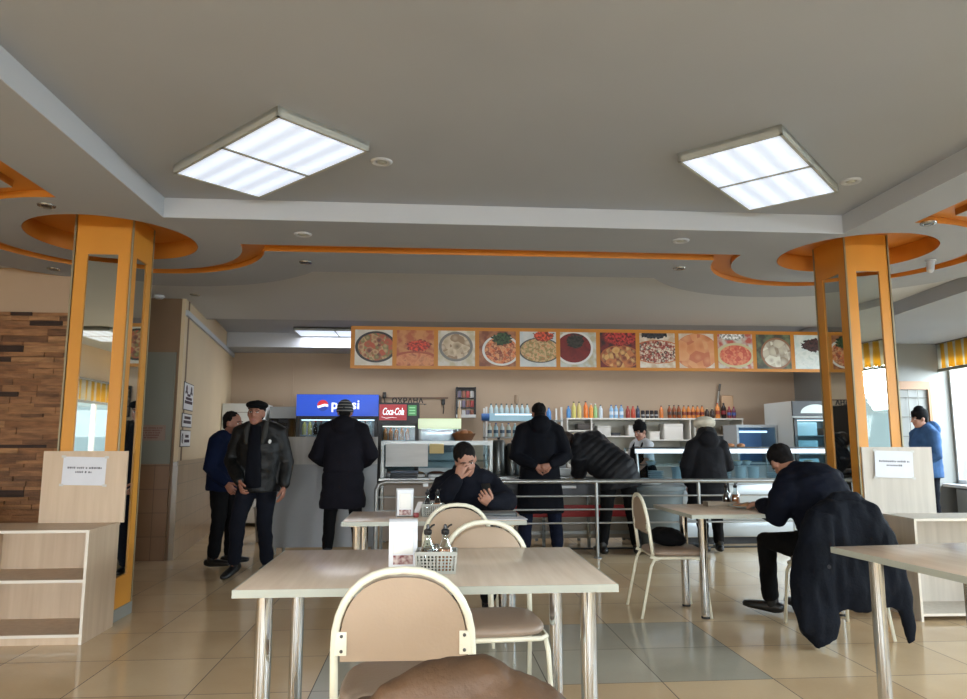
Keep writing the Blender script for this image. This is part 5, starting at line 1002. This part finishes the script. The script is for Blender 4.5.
tag(MB().box(.02, .19, 8.492, 8.495, 1.12, 1.235).build('menu_card', M('yellow_card', (190, 168, 112), .6), None, False), 'small yellowish card stuck beside the large white sheet', 'card')
for k in range(4):
    q = tag(MB().box(-.16, .16, -.11, .11, 0, .02, .006).xf(Matrix.Translation((-.28 + .004 * k, 8.36, .836 + .022 * k))).build('serving_tray', M('tray_blue', (70, 84, 104), .4) if k == 3 else M('tray_dark', (48, 52, 60), .4)), ('lowest', 'second', 'third', 'topmost')[k] + ' tray of the small stack on the tray slide under the white sheet', 'tray', 'stacked trays')
for i in range(5):
    q = thing('food_pan', 'steel pan set in the left counter behind the glass, %s from the left' % ORD[i], 'pan', (-.40 + i * .255, 8.86, .805), 0, 'pans in the left counter'); mb = MB(); mb.box(-.11, .11, -.15, .15, 0, .07, .01); mb.build('pan', STEEL, q); mb = MB(); mb.ell((0, 0, .07), (.10, .13, .022)); mb.build('food', M('pan_food_%d' % (i % 3), ((150, 96, 60), (176, 140, 90), (120, 60, 44))[i % 3], .6, c2=(90, 60, 40), vscale=(30, 30, 30), bump=.6, bscale=80), q)
# lit cabinet on the left counter
r = thing('hot_display', 'small steel heated cabinet with a glowing cream header on the left counter', 'display cabinet', (-.12, 9.25, 0)); mb = MB(); mb.box(0, .54, 0, .45, 0, 1.12); mb.box(0, .54, 0, .45, 1.46, 1.48); mb.box(0, .03, 0, .45, 1.12, 1.46); mb.box(.51, .54, 0, .45, 1.12, 1.46); mb.box(.03, .51, .42, .45, 1.12, 1.46); mb.build('body', M('steel_grey_body', (120, 122, 120), .4, .5), r, False); mb = MB(); mb.box(-.01, .55, -.04, .3, 1.43, 1.56, .006); mb.build('header', emis('cream_backlit', (222, 236, 200), .55), r); mb = MB(); mb.box(.03, .51, -.004, 0, 1.12, 1.43); mb.build('glass', CGL, r, False); mb = MB(); mb.box(.1, .44, .15, .18, 1.36, 1.385); mb.build('light_tube', emis('cold_tube', (236, 244, 255), 1.0), r, False); mb = MB(); mb.box(.031, .509, .40, .419, 1.121, 1.459); mb.build('back_lining', M('grey_lining', (84, 88, 98), .5), r, False)
tag(MB().lathe([(.025, 0), (.028, .02), (.02, .12), (.012, .17), (.010, .24)], (.42, 9.5, 1.565), 14).build('vase', M('beige_ceramic', (206, 178, 150), .4)), 'slim beige vase on top of the lit heated cabinet', 'vase')
r = thing('bread_basket', 'wicker basket of bread on the left counter top shelf', 'basket', (.44, 8.75, 1.27)); mb = MB(); mb.lathe([(0, 0), (.10, 0), (.15, .09), (.145, .09), (.095, .01), (0, .01)], n=24, cap=False); mb.build('wicker', M('wicker', (120, 78, 46), .8, bump=.8, bscale=120), r)
for i, (x, y, a) in enumerate(((-.05, 0, .3), (.05, .02, -.3), (0, -.04, .8), (.02, .06, 1.4))):
    o = tag(MB().ell((0, 0, 0), (.07, .042, .036), None, 14, 10).build('bread_roll', M('bread_crust', (172, 112, 60), .6, c2=(120, 70, 36), vscale=(14, 14, 14))), ('left', 'right', 'front', 'back')[i] + ' bread roll in the wicker basket on the left counter', 'bread', 'bread rolls'); o.location = (.44 + x, 8.75 + y, 1.27 + .085 + .008 * i); o.rotation_euler = (0, 0, a)
# hanging wall rack with small packs
r = thing('wall_rack', 'narrow black wire rack of packets on the back wall', 'rack', (.47, 11.66, 1.66)); mb = MB()
for x in (0, .31):
    for y in (0, .2): mb.box(x - .012, x + .012, y - .012, y + .012, 0, .51)
for z in (.0, .16, .32, .49): mb.box(0, .31, 0, .2, z, z + .014)
mb.box(0, .31, .2, .235, .45, .50); mb.build('frame', BLK, r, False); mb = MB(); mb.box(-.01, .32, -.02, .0, 0, .05); mb.build('price_strip', WHT, r, False)
for k in range(3):
    for i in range(4): tag(MB().box(.49 + i * .07, .545 + i * .07, 11.69, 11.73, 1.675 + k * .16, 1.785 + k * .16, .004).build('snack_packet', M('packet_%d' % ((i + k) % 4), ((170, 60, 60), (206, 206, 206), (120, 110, 130), (150, 90, 70))[(i + k) % 4], .4)), 'snack packet on the %s shelf of the wall rack, %s from the left' % (('lowest', 'middle', 'top')[k], ORD[i]), 'packet', 'packets in the wall rack')
# steel shelving with water bottles
r = thing('shelving_rack', 'metal shelving rack of bottles behind the person in the long coat', 'shelving', (.88, 10.85, 0)); W = 1.22; mb = MB()
for x in (.02, W - .02):
    for y in (.02, .48): mb.box(x - .014, x + .014, y - .014, y + .014, 0, 1.80)
mb.build('posts', WHT, r, False)
for z in (.50, .80, 1.06, 1.34, 1.60): mb = MB(); mb.box(0, W, 0, .5, z - .025, z); mb.build('shelf', STEEL, r, False)
mb = MB(); mb.box(.02, W - .3, -.012, .0, 1.585, 1.70); mb.build('front_band', M('pale_blue_band', (146, 188, 206), .3), r, False); mb = MB(); mb.box(.15, W - .5, -.016, -.012, 1.67, 1.69); mb.build('lit_strip', emis('white_strip', (230, 240, 246), .9), r, False); mb = MB(); mb.lathe([(0, -.06), (.055, -.06), (.055, .06), (0, .06)], (.0, -.02, 1.64), 20, 'X', False); mb.build('round_end', M('blue_round', (40, 90, 150), .4), r)
for i in range(8): bottle_thing('water_bottle', 'dark capped clear bottle on top of the metal rack, %s from the left' % ORD[i], (.99 + i * .082, 11.05, 1.60), .035, .26, (176, 200, 206, ''), capd, 'bottles on the metal rack')
for i in range(9): bottle_thing('water_bottle', 'pale bottle on the second shelf of the metal rack, %s from the left' % ORD[i], (.96 + i * .10, 11.0, 1.34), .036, .21, ((196, 206, 196, ''), (176, 206, 212, ''), (206, 214, 214, ''))[i % 3], capb if i % 2 else capw, 'bottles on the metal rack', (60, 84, 104))
for i in range(3): bottle_thing('water_bottle', 'blue bottle at the right end of the metal rack top, %s from the left' % ORD[i], (1.74 + i * .085, 11.05, 1.60), .038, .20, (80, 140, 206, ''), capb, 'blue bottles on the metal rack')
for i in range(5):
    q = thing('cup', 'dark cup on the middle shelf of the metal rack, %s from the left' % ORD[i], 'cup', (.97 + i * .10, 10.98, 1.06), 0, 'cups on the metal rack'); mb = MB(); mb.lathe([(0, 0), (.028, 0), (.036, .09), (.033, .09), (.026, .005), (0, .005)], n=16, cap=False); mb.build('cup', M('dark_ceramic', (70, 66, 66), .35), q); mb = MB(); mb.tube([V(.033, 0, .07), V(.055, 0, .06), V(.052, 0, .03), V(.03, 0, .025)], .005, 6); mb.build('handle', M('dark_ceramic', (0, 0, 0)), q)
r = thing('microwave_oven', 'dark microwave oven on the lower shelf of the metal rack', 'microwave', (.98, 10.86, .80)); mb = MB(); mb.box(0, .46, .02, .36, .002, .22, .006); mb.build('body', DARKS, r); mb = MB(); mb.box(.01, .34, .0, .02, .02, .205, .004); mb.build('door', BLK, r); mb = MB(); mb.box(.35, .45, .012, .02, .02, .205); mb.build('control_panel', GREYP, r, False)
# steel urns between
for i, (x, h) in enumerate(((.60, .40), (.82, .36))):
    q = thing('steel_urn', ('taller' if i == 0 else 'shorter') + ' steel urn standing at the left end of the middle counter', 'urn', (x + .30 - i * .04, 8.98, .84), 0, 'steel urns'); mb = MB(); mb.lathe([(0, 0), (.085, 0), (.09, .02), (.09, h), (.07, h + .04), (0, h + .05)], n=28, cap=False); mb.build('body', STEEL, q); mb = MB(); mb.lathe([(.015, h + .045), (.022, h + .075), (0, h + .085)], n=14, cap=False); mb.build('knob', BLKP, q); mb = MB(); mb.limb([V(0, -.09, .06), V(0, -.125, .06), V(0, -.13, .035)], [.010, .009, .009]); mb.build('tap', CHROME, q)
# middle counter: worktop on an open base with a red bar
r = thing('serving_counter', 'dark open middle counter with a red front bar between the two glass counters', 'counter', (.80, 8.5, 0)); W = 1.78; mb = MB(); mb.box(0, W, 0, .7, .80, .84); mb.build('worktop', STEEL, r, False); mb = MB(); mb.box(0, W, .04, .06, .60, .80); mb.build('apron', DARKS, r, False); mb = MB(); mb.box(0, W, .02, .06, .36, .50, .006); mb.build('red_bar', M('red_bar', (150, 34, 34), .5), r); mb = MB(); mb.box(0, W, .40, .42, .06, .60); mb.build('back_panel', M('beige_panel', (150, 140, 126), .6), r, False)
for x in (.04, .60, 1.15, W - .04):
    for y in (.06, .64): mb = MB(); mb.box(x - .018, x + .018, y - .018, y + .018, .0, .80); mb.build('leg', STEEL, r, False)
mb = MB(); mb.box(0, W, .30, .32, .12, .16); mb.build('foot_rail', STEELP, r, False)
mb = MB(); mb.box(.70, 1.0, .03, .04, .70, .73); mb.build('drawer_pull', WHT, r, False)
for k, (x, z, w_, h_) in enumerate(((1.30, .845, .30, .13), (1.62, .845, .26, .16))):
    q = thing('till', ('low dark till on the middle counter behind the seated person', 'white till on the middle counter by the bending person')[k], 'till', (x, 8.72, z)); mb = MB(); mb.box(-w_ / 2, w_ / 2, -.14, .14, 0, h_ * .55, .008); mb.build('base', (DARKS, WHT)[k], q); mb = MB(); mb.box(-w_ / 2 + .03, w_ / 2 - .03, .02, .06, h_ * .55, h_ + .05, .006); mb.build('screen', (BLK, GREYP)[k], q)
# big grey bin
r = thing('waste_bin', 'large round grey bin with a wide rim behind the railing', 'bin', (2.69, 8.13, 0)); r.scale = (.9, .9, 1); mb = MB(); mb.lathe([(0, .02), (.24, .02), (.25, .05), (.30, .60), (.315, .70), (.34, .705), (.34, .745), (.31, .75)], n=40, cap=False); mb.build('tub', M('bin_grey', (112, 124, 128), .5), r); mb = MB(); mb.lathe([(0, .76), (.25, .765), (.335, .752), (.335, .742)], n=40, cap=False); mb.build('lid', M('bin_lid', (120, 132, 134), .4), r); mb = MB(); mb.lathe([(.06, -.03), (.06, .03)], (-.2, .22, .06), 16, 'X'); mb.build('wheel', RUB, r)
mb = MB(); mb.ell((0, 0, 0), (.14, .10, .028)); o = tag(mb.build('crumpled_bag', M('pale_bag', (206, 210, 212), .4)), 'pale crumpled bag lying on the grey bin lid', 'bag'); o.location = (2.56, 8.05, .785)
# right glass counter
r = thing('glass_counter', 'long silver glass fronted counter on the right with a lit top edge', 'counter', (2.60, 8.62, 0)); W = 2.95; mb = MB(); mb.box(0, W, .02, .80, .09, .74); mb.build('base', WLAM, r, False)
for i in range(3):
    for z0, z1 in ((.10, .29), (.30, .49), (.50, .73)): mb = MB(); x0 = .01 + i * .98; mb.box(x0, x0 + .97, 0, .02, z0, z1, .003); mb.build('front_panel', SILV, r)
mb = MB(); mb.box(0, W, .06, .75, .0, .09); mb.build('plinth', BLK, r, False); mb = MB(); mb.box(-.01, W, -.02, .82, .74, .775); mb.build('worktop', SILV, r, False)
for i in range(4):
    x = .012 + i * (W - .024) / 3; mb = MB(); mb.tube([V(x, .02, .775), V(x, .10, 1.17)], .012, 8); mb.tube([V(x + .03, .10, .775), V(x + .03, .16, 1.17)], .012, 8); mb.tube([V(x, .62, .775), V(x, .62, 1.17)], .012, 8); mb.build('post', STEELP, r)
for i in range(3):
    x0 = .03 + i * (W - .024) / 3; x1 = x0 + .94; mb = MB(); mb.add([V(x0, .025, .80), V(x1, .025, .80), V(x1, .10, 1.15), V(x0, .10, 1.15), V(x0, .029, .80), V(x1, .029, .80), V(x1, .104, 1.15), V(x0, .104, 1.15)], [[0, 1, 2, 3], [4, 7, 6, 5], [0, 4, 5, 1], [2, 6, 7, 3], [1, 5, 6, 2], [0, 3, 7, 4]]); mb.build('front_glass', CGL, r, False)
mb = MB(); mb.box(.0, W, .08, .64, 1.17, 1.18); mb.build('glass_top', CGL, r, False); mb = MB(); mb.box(0, W, .08, .12, 1.115, 1.17); mb.build('light_strip', emis('counter_strip', (226, 238, 248), .75), r, False); mb = MB(); mb.box(0, W, .07, .13, 1.18, 1.195); mb.build('top_rail', DARKS, r, False); mb = MB(); mb.box(.03, W - .03, .15, .60, .96, .966); mb.build('glass_shelf', CGL, r, False)
mb = MB(); mb.box(2.1, W, .10, .106, 1.195, 1.34); mb.build('sneeze_guard', CGL, r, False)
CER = M('white_ceramic', (226, 230, 232), .25)
PL = None
for s, (x, y, n_, z0) in enumerate(((2.95, 9.0, 5, .776), (3.85, 9.0, 6, .776), (4.55, 9.02, 4, .776), (3.6, 9.0, 4, .967))):
    for k in range(n_):
        lb = 'white plate in the %s stack inside the right glass counter, %s from the bottom' % (('leftmost', 'middle', 'rightmost', 'upper shelf')[s], ORD[k])
        if PL is None: PL = tag(MB().lathe([(0, .0), (.06, 0), (.075, .006), (.105, .018), (.107, .021), (.074, .010), (0, .006)], n=28, cap=False).build('plate', CER), lb, 'plate', 'stacked plates'); PL.location = (x, y, z0)
        else: dup(PL, (x, y, z0 + .022 * k), None, lb)
CT = None
for i, x in enumerate((3.25, 3.42, 4.1, 4.28)):
    lb = 'white tall tub inside the right glass counter, %s from the left' % ORD[i]
    if CT is None: CT = tag(MB().lathe([(0, 0), (.065, 0), (.075, .16), (.07, .16), (.06, .01), (0, .01)], n=24, cap=False).build('tub', CER), lb, 'tub', 'white tubs'); CT.location = (x, 9.05, .776)
    else: dup(CT, (x, 9.05, .776), None, lb)
for i in range(6):
    x = 2.85 + i * .42; q = thing('salad_bowl', 'bowl of food on the glass shelf of the right counter, %s from the left' % ORD[i], 'bowl', (x + (.3 if x > 3.4 and x < 3.75 else 0), 8.88, .967), 0, 'bowls on the glass shelf'); mb = MB(); mb.lathe([(0, 0), (.04, 0), (.07, .045), (.066, .045), (.037, .006), (0, .006)], n=24, cap=False); mb.build('dish', CER, q); mb = MB(); mb.ell((0, 0, .04), (.06, .06, .018), None, 14, 8); mb.build('salad', M('salad_%d' % (i % 3), ((150, 160, 110), (196, 150, 110), (206, 196, 160))[i % 3], .6, c2=(110, 90, 60), vscale=(40, 40, 40)), q)
for i in range(3):
    q = tag(MB().ell((0, 0, 0), (.075, .045, .03), None, 12, 8).build('bread_roll', M('bread_crust', (0, 0, 0))), 'bread roll lying on top of the right glass counter, %s from the left' % ORD[i], 'bread', 'bread rolls on the glass counter'); q.location = (3.78 + i * .15, 8.95, 1.21); q.rotation_euler = (0, 0, .3 * i)
# white shelf unit on the back wall
r = thing('wall_shelf', 'long white compartment shelf on the back wall holding rows of bottles', 'shelf', (2.26, 11.35, 0)); W = 2.98; mb = MB(); mb.box(0, W, 0, .5, 1.625, 1.65); mb.build('top_board', WLAM, r, False)
for x in (0, .40, 1.28, 2.06, 2.14, W - .02): mb = MB(); mb.box(x, x + .02, .01, .5, .90, 1.625); mb.build('upright', WLAM, r, False)
for x0, x1, z in ((.02, .40, 1.45), (.42, 1.28, 1.36), (1.30, 2.06, 1.30), (2.16, W - .02, 1.38), (2.16, W - .02, 1.22), (.02, 1.28, 1.10), (1.30, 2.06, 1.12)): mb = MB(); mb.box(x0, x1, .01, .5, z - .02, z); mb.build('shelf', WLAM, r, False)
mb = MB(); mb.box(0, W, .48, .5, .90, 1.63); mb.build('back_board', M('shelf_back', (196, 190, 176), .5), r, False); mb = MB(); mb.box(0, W, 0, .5, .86, .90); mb.build('base_board', WLAM, r, False)
mb = MB(); mb.box(.02, W - .02, .04, .48, .0, .86); mb.build('lower_cabinet', M('lower_cab', (176, 174, 168), .5), r, False)
for x, y, w_, h_, z, c, nm, lb in ((2.78, 11.4, .22, .16, 1.36, (196, 194, 188), 'storage_box', 'grey box in the second compartment of the white shelf'), (3.02, 11.4, .14, .05, 1.36, (60, 60, 64), 'storage_box', 'low dark box in the second compartment of the white shelf'), (3.30, 11.4, .20, .17, 1.36, (226, 226, 222), 'storage_box', 'white box standing in the second compartment of the white shelf'), (3.66, 11.4, .16, .13, 1.30, (226, 222, 214), 'storage_box', 'small white box in the middle compartment of the white shelf'), (3.90, 11.4, .32, .26, 1.30, (232, 230, 224), 'storage_box', 'large white box in the middle compartment of the white shelf'), (4.50, 11.4, .62, .16, 1.22, (110, 124, 134), 'storage_box', 'long grey blue box in the right compartment of the white shelf'), (2.45, 11.4, .28, .10, 1.46, (80, 74, 70), 'storage_box', 'dark flat box in the left compartment of the white shelf'), (4.98, 11.4, .14, .16, 1.38, (196, 176, 150), 'storage_box', 'beige box at the right end of the white shelf')):
    o = thing(nm, lb, 'box', (x, y, z)); mb = MB(); mb.box(0, w_, 0, .25, 0, h_ * .85, .005); mb.build('body', M('box_%d_%d_%d' % c, c, .6), o); mb = MB(); mb.box(-.003, w_ + .003, -.003, .253, h_ * .82, h_, .004); mb.build('lid', M('box_%d_%d_%d' % c, c), o)
ZT = 1.65
row = [(2.31, .035, .20, (90, 150, 210, 'blue'), capb, 'bottle'), (2.40, .036, .27, (206, 196, 110, 'yellow green'), capd, 'bottle'), (2.49, .036, .27, (206, 190, 120, 'pale yellow'), capd, 'bottle'), (2.60, .037, .28, (222, 120, 50, 'orange'), capd, 'bottle'), (2.69, .036, .24, (226, 150, 70, 'light orange'), (206, 206, 206), 'bottle'), (2.76, .034, .24, (150, 190, 130, 'green'), capw, 'bottle'), (2.85, .035, .22, (196, 206, 216, 'white'), capd, 'bottle'),
       (3.03, .033, .22, (150, 190, 222, 'pale blue'), capb, 'bottle'), (3.11, .033, .22, (150, 190, 222, 'pale blue'), capb, 'bottle'), (3.20, .033, .22, (140, 180, 216, 'pale blue'), capb, 'bottle'), (3.31, .037, .20, (150, 60, 50, 'red'), capr, 'bottle'), (3.40, .037, .20, (190, 80, 60, 'orange red'), capr, 'bottle'), (3.48, .034, .21, (50, 64, 90, 'dark blue'), capd, 'bottle')]
row += [(3.565 + .075 * k, .031, .13, (40, 36, 40, 'dark'), None, 'can') for k in range(4)]
row += [(3.88, .034, .21, (206, 120, 60, 'orange'), capd, 'bottle'), (4.02, .034, .22, (140, 74, 40, 'brown'), capd, 'bottle'), (4.10, .034, .22, (140, 74, 40, 'brown'), capd, 'bottle'), (4.18, .034, .22, (140, 74, 40, 'brown'), capd, 'bottle')]
row += [(4.27 + .078 * k, .034, .215, (206, 128, 62, 'amber'), capd, 'bottle') for k in range(5)]
row += [(4.665, .036, .17, (66, 52, 46, 'dark brown'), (206, 196, 150), 'bottle'), (4.755, .036, .17, (66, 52, 46, 'dark brown'), (206, 196, 150), 'bottle'), (4.85, .038, .26, (222, 140, 70, 'tall orange'), capr, 'bottle'), (4.955, .042, .26, (34, 20, 22, 'tall cola dark'), capd, 'bottle'), (5.05, .034, .20, (140, 60, 66, 'dark red'), capr, 'bottle'), (5.13, .034, .20, (120, 70, 90, 'purple red'), capr, 'bottle')]
cnt = {}
for x, rr, h, c, cap, cat in row:
    cnt[c[3]] = cnt.get(c[3], 0) + 1; tot = sum(1 for q in row if q[3][3] == c[3])
    lb = '%s drink %s on top of the white back shelf' % (c[3], cat) + ('' if tot == 1 else ', %s such from the left' % ORD[cnt[c[3]] - 1])
    bottle_thing('drink_' + cat, lb, (x, 11.46, ZT), rr, h, c, cap, 'drinks on the white back shelf', {'amber': (120, 40, 30), 'pale blue': (216, 226, 236), 'brown': (60, 30, 24), 'tall orange': (150, 60, 40), 'tall cola dark': (120, 30, 36), 'purple red': (70, 96, 160), 'dark red': (70, 96, 160), 'dark': (150, 150, 150)}.get(c[3]), cat)
tag(MB().box(5.12, 5.33, 11.78, 11.80, 1.65, 2.06, .02).xf(Matrix.Translation((-.06, 0, 0))).build('cutting_board', M('beech_board', (196, 160, 124), .5)), 'beige cutting board leaning on the back wall at the right end of the shelf', 'board')
r = thing('bread_knife', 'long narrow grey blade hung slanting on the back wall beside the cutting board', 'blade', (5.03, 11.84, 2.0)); r.rotation_euler = (0, .17, 0); mb = MB(); mb.box(-.018, .018, -.006, .006, -.22, .14, .003); mb.build('blade', M('dull_blade', (150, 146, 136), .35, .6), r); mb = MB(); mb.box(-.02, .02, -.010, .010, .14, .27, .006); mb.build('handle', M('handle_dark', (96, 90, 82), .5), r)
tag(MB().lathe([(.035, 0), (.04, .05), (.035, .14), (0, .15)], (1.40, 11.1, 1.86), 14).build('canister', M('beige_tin', (150, 128, 104), .5)), 'beige canister standing highest on the metal rack', 'canister')
# right hand fridges
r = thing('countertop_fridge', 'low glass display fridge glowing blue behind the right counter', 'display fridge', (4.71, 10.45, 0)); mb = MB(); mb.box(0, .64, .02, .5, 0, .95); mb.box(0, .64, .0, .5, 1.48, 1.52); mb.box(0, .035, 0, .5, .95, 1.48); mb.box(.605, .64, 0, .5, .95, 1.48); mb.box(.035, .605, .46, .5, .95, 1.48); mb.build('body', M('light_grey_body', (176, 184, 190), .4), r, False); mb = MB(); mb.box(.10, .54, .12, .16, 1.40, 1.43); mb.build('light_tube', emis('blue_tube', (206, 226, 255), 2.5), r, False); mb = MB(); mb.box(.036, .604, .45, .459, .96, 1.47); mb.build('back_lining', M('blue_lining', (140, 170, 222), .4), r, False); mb = MB(); mb.box(.03, .61, -.006, 0, .95, 1.48); mb.build('glass', CGL, r, False); mb = MB(); mb.box(.04, .60, .05, .45, 1.17, 1.176); mb.build('shelf', CGL, r, False)
r, (zb, zt, n) = fridge('display_fridge', 'tall dark framed glass door fridge beside the right column', 5.36, 10.0, .95, .85, 1.86, 1, M('pale_fridge_side', (186, 190, 186), .45), zt=1.60)
mb = MB(); mb.box(.0, .95, -.03, -.002, 1.64, 1.86); mb.build('header', BLK, r, False); mb = MB(); N = 20; vs = [V(.36, -.032, 1.68)] + [V(.36 + .24 * math.cos(PI * i / N), -.032, 1.68 + .13 * math.sin(PI * i / N)) for i in range(N + 1)]; mb.add(vs, [[0, i, i + 1] for i in range(1, N + 1)]); mb.build('header_emblem', M('pale_emblem', (206, 216, 210), .4), r, False)
for k in range(3):
    z = zb + .023 + (2 + k) * (zt - zb) / n
    tag(MB().box(0, .34, 0, .4, 0, .20, .01).xf(Matrix.Translation((5.48, 10.14, z))).build('carton', M('pale_blue_carton', (196, 222, 226), .5)), 'pale blue carton on the %s shelf of the right fridge' % ('middle', 'fourth', 'top')[k], 'carton', 'cartons in the right fridge')
    tag(MB().box(0, .22, 0, .35, 0, .11, .02).xf(Matrix.Translation((5.90, 10.14, z))).build('food_pack', M('brown_pack', (120, 84, 60), .6, c2=(80, 56, 40), vscale=(10, 10, 10))), 'brown food pack on the %s shelf of the right fridge' % ('middle', 'fourth', 'top')[k], 'pack', 'packs in the right fridge')
# rack on the far right wall
r = thing('wall_grid', 'wooden framed wire grid on the far right wall', 'rack', (6.92, 9.71, 0)); mb = MB(); mb.box(-.42, .42, 0, .03, 2.02, 2.14); mb.box(-.42, -.38, 0, .03, .3, 2.02); mb.box(.38, .42, 0, .03, .3, 2.02); mb.build('frame', M('varnished_wood', (132, 90, 46), .5), r, False); mb = MB()
for i in range(1, 5): x = -.38 + i * .152; mb.cyl((x, .015, .3), (x, .015, 2.02), .005, 6)
for i in range(6): z = .5 + i * .28; mb.cyl((-.38, .015, z), (.38, .015, z), .005, 6)
mb.build('wire', M('grey_wire', (96, 92, 84), .4, .6), r)
# plant on the sill
r = thing('potted_plant', 'small potted plant on the far right window sill', 'plant'); r.matrix_world = RW @ Matrix.Translation((-.12, -.75, .66)); mb = MB(); mb.lathe([(0, 0), (.05, 0), (.07, .10), (.06, .10), (.05, .02), (0, .02)], n=20, cap=False); mb.build('pot', M('dark_pot', (70, 66, 60), .5), r); mb = MB(); rnd = random.Random(2)
for i in range(26):
    a = rnd.random() * 6.28; e = rnd.uniform(.5, 1.4); d = V(math.cos(a) * math.cos(e), math.sin(a) * math.cos(e), math.sin(e)); p = V(0, 0, .09); L_ = rnd.uniform(.12, .26); s = d.cross(V(0, 0, 1)).normalized() * .016
    mb.add([p, p + d * L_ * .5 + s, p + d * L_, p + d * L_ * .5 - s, p + d * L_ * .5 + V(0, 0, .006)], [[0, 1, 4], [1, 2, 4], [2, 3, 4], [3, 0, 4]])
mb.build('leaves', M('leaf_green', (58, 84, 48), .5), r)
tag(MB().box(0, .10, -3.2, -.3, .12, .60).build('radiator', M('radiator_grey', (120, 122, 122), .5)), 'grey radiator cover under the far right window sill', 'radiator').matrix_world = RW @ Matrix.Translation((-.2, 0, 0))
# signs on the left wall
for i, (s0, z0, z1, lb) in enumerate(((.12, 1.615, 1.93, 'tallest notice with two dark emblems, topmost on the left wall'), (.10, 1.42, 1.58, 'middle small notice on the left wall'), (.07, 1.20, 1.39, 'lowest small notice with a pictogram on the left wall'))):
    r = thing('wall_notice', lb, 'notice', (0, 0, 0), 0, 'notices on the left wall'); r.matrix_world = AM @ Matrix.Translation((.002, s0, 0)); w_ = .56
    mb = MB(); mb.box(0, .006, 0, w_, z0, z1); mb.build('plate', M('notice_border', (52, 44, 48), .5), r, False); mb = MB(); mb.box(.006, .008, .014, w_ - .014, z0 + .010, z1 - .010); mb.build('field', M('notice_field', (222, 220, 220), .5), r, False)
    mb = MB(); rnd = random.Random(i)
    def bar(a, b, z, h):
        y = a
        while y < b: w2 = rnd.uniform(.02, .035); mb.box(.008, .0095, y, min(y + w2, b), z, z + h); y += w2 + .008
    if i == 0:
        for yy in (.14, .42): mb.lathe([(.045, .008), (.045, .0095)], (0, yy, z1 - .075), 14, 'X'); mb.box(.008, .0095, yy - .07, yy - .02, z1 - .13, z1 - .10); mb.box(.008, .0095, yy + .02, yy + .07, z1 - .13, z1 - .10)
        bar(.19, .37, z1 - .155, .028); bar(.11, .46, z1 - .195, .03); bar(.06, .50, z1 - .24, .034)
    elif i == 1: bar(.11, .46, z0 + .095, .032); bar(.07, .50, z0 + .045, .034)
    else:
        mb.tube([V(.009, .06, z0 + .05), V(.009, .05, z0 + .12), V(.009, .09, z0 + .15), V(.009, .11, z0 + .10), V(.009, .10, z0 + .04)], .004, 6); bar(.24, .44, z0 + .105, .032); bar(.20, .49, z0 + .05, .034)
    mb.build('lettering', M('notice_ink', (58, 34, 40), .6), r, False)
r = thing('door_plate', 'small pinkish text plate on the grey door behind the left column', 'sign', (-3.00, 7.922, 1.355)); mb = MB(); mb.box(-.15, .15, -.006, .002, -.085, .085); mb.build('plate', M('pink_plate', (128, 106, 92), .5), r, False); mb = MB(); rnd = random.Random(8)
for k in range(5): blur_line(mb, -.12 + .012 * k, .12 - .012 * k, -.0065, .045 - k * .026, .015, rnd)
mb.build('lettering', M('plate_ink', (104, 58, 46), .6), r, False)
# ---------------------------------------------------------------- light and camera
def area(name, m, sx, sy, power, col=(1, 1, 1)):
    l = bpy.data.lights.new(name, 'AREA'); l.shape = 'RECTANGLE'; l.size = sx; l.size_y = sy; l.energy = power; l.color = col; o = bpy.data.objects.new(name, l); COL.objects.link(o); o.matrix_world = m; return o
DAYP = 152.0; PHI = rad(62)                # daylight falls in through the windows from the sky above
for i, (a, b, z0, z1) in enumerate(holes):
    area('window_daylight', RW @ Matrix.Translation((1.5, (a + b) / 2, 2.5)) @ Matrix.Rotation(PHI, 4, 'Y'), 1.5, b - a, DAYP * (b - a) * 1.5, (.84, .93, 1))
for i, (a, b, z0, z1) in enumerate(REAR):
    area('window_daylight', Matrix.Translation(((a + b) / 2, -6.3, 2.1)) @ Matrix.Rotation(rad(75), 4, 'X'), b - a, 1.5, DAYP * 1.5 * (b - a) * 1.5, (.92, .95, 1))
area('window_daylight', Matrix.Translation((-7.0, -1.6, 2.3)) @ Matrix.Rotation(-PHI, 4, 'Y'), 1.4, 2.8, DAYP * 11, (1, .95, .88))
for x in (-1.42, .6, 2.7, 4.8):   # fill over the counter: first under the real lamp, the rest added, no fixtures
    area('counter_fill', Matrix.Translation((x, 10.85 if x < 0 else 10.4, 2.905)), 1.18, .56, 19, (.95, .96, 1))
wd = bpy.data.worlds.new('sky'); SC.world = wd; wd.use_nodes = True; bg = wd.node_tree.nodes['Background']; bg.inputs[0].default_value = (.64, .83, .90, 1); bg.inputs[1].default_value = 1.25
cam = bpy.data.cameras.new('camera'); cam.sensor_width = 36; cam.sensor_fit = 'HORIZONTAL'; cam.lens = 700 / 967 * 36; cam.clip_start = .05
co = bpy.data.objects.new('camera', cam); COL.objects.link(co); P_ = math.atan(93 / 700); YW = math.atan(55.5 / 706.15)
co.location = (0, 0, 1.25); co.rotation_euler = (PI / 2 + P_, 0, -YW); SC.camera = co
vs_ = SC.view_settings; vs_.view_transform = 'Standard'; vs_.look = 'None'; vs_.gamma = 1; vs_.use_curve_mapping = False; vs_.exposure = 0.0
SC.cycles.use_denoising = True; SC.cycles.max_bounces = 8; SC.cycles.transparent_max_bounces = 16; SC.cycles.sample_clamp_indirect = 4; SC.cycles.caustics_reflective = False; SC.cycles.caustics_refractive = False
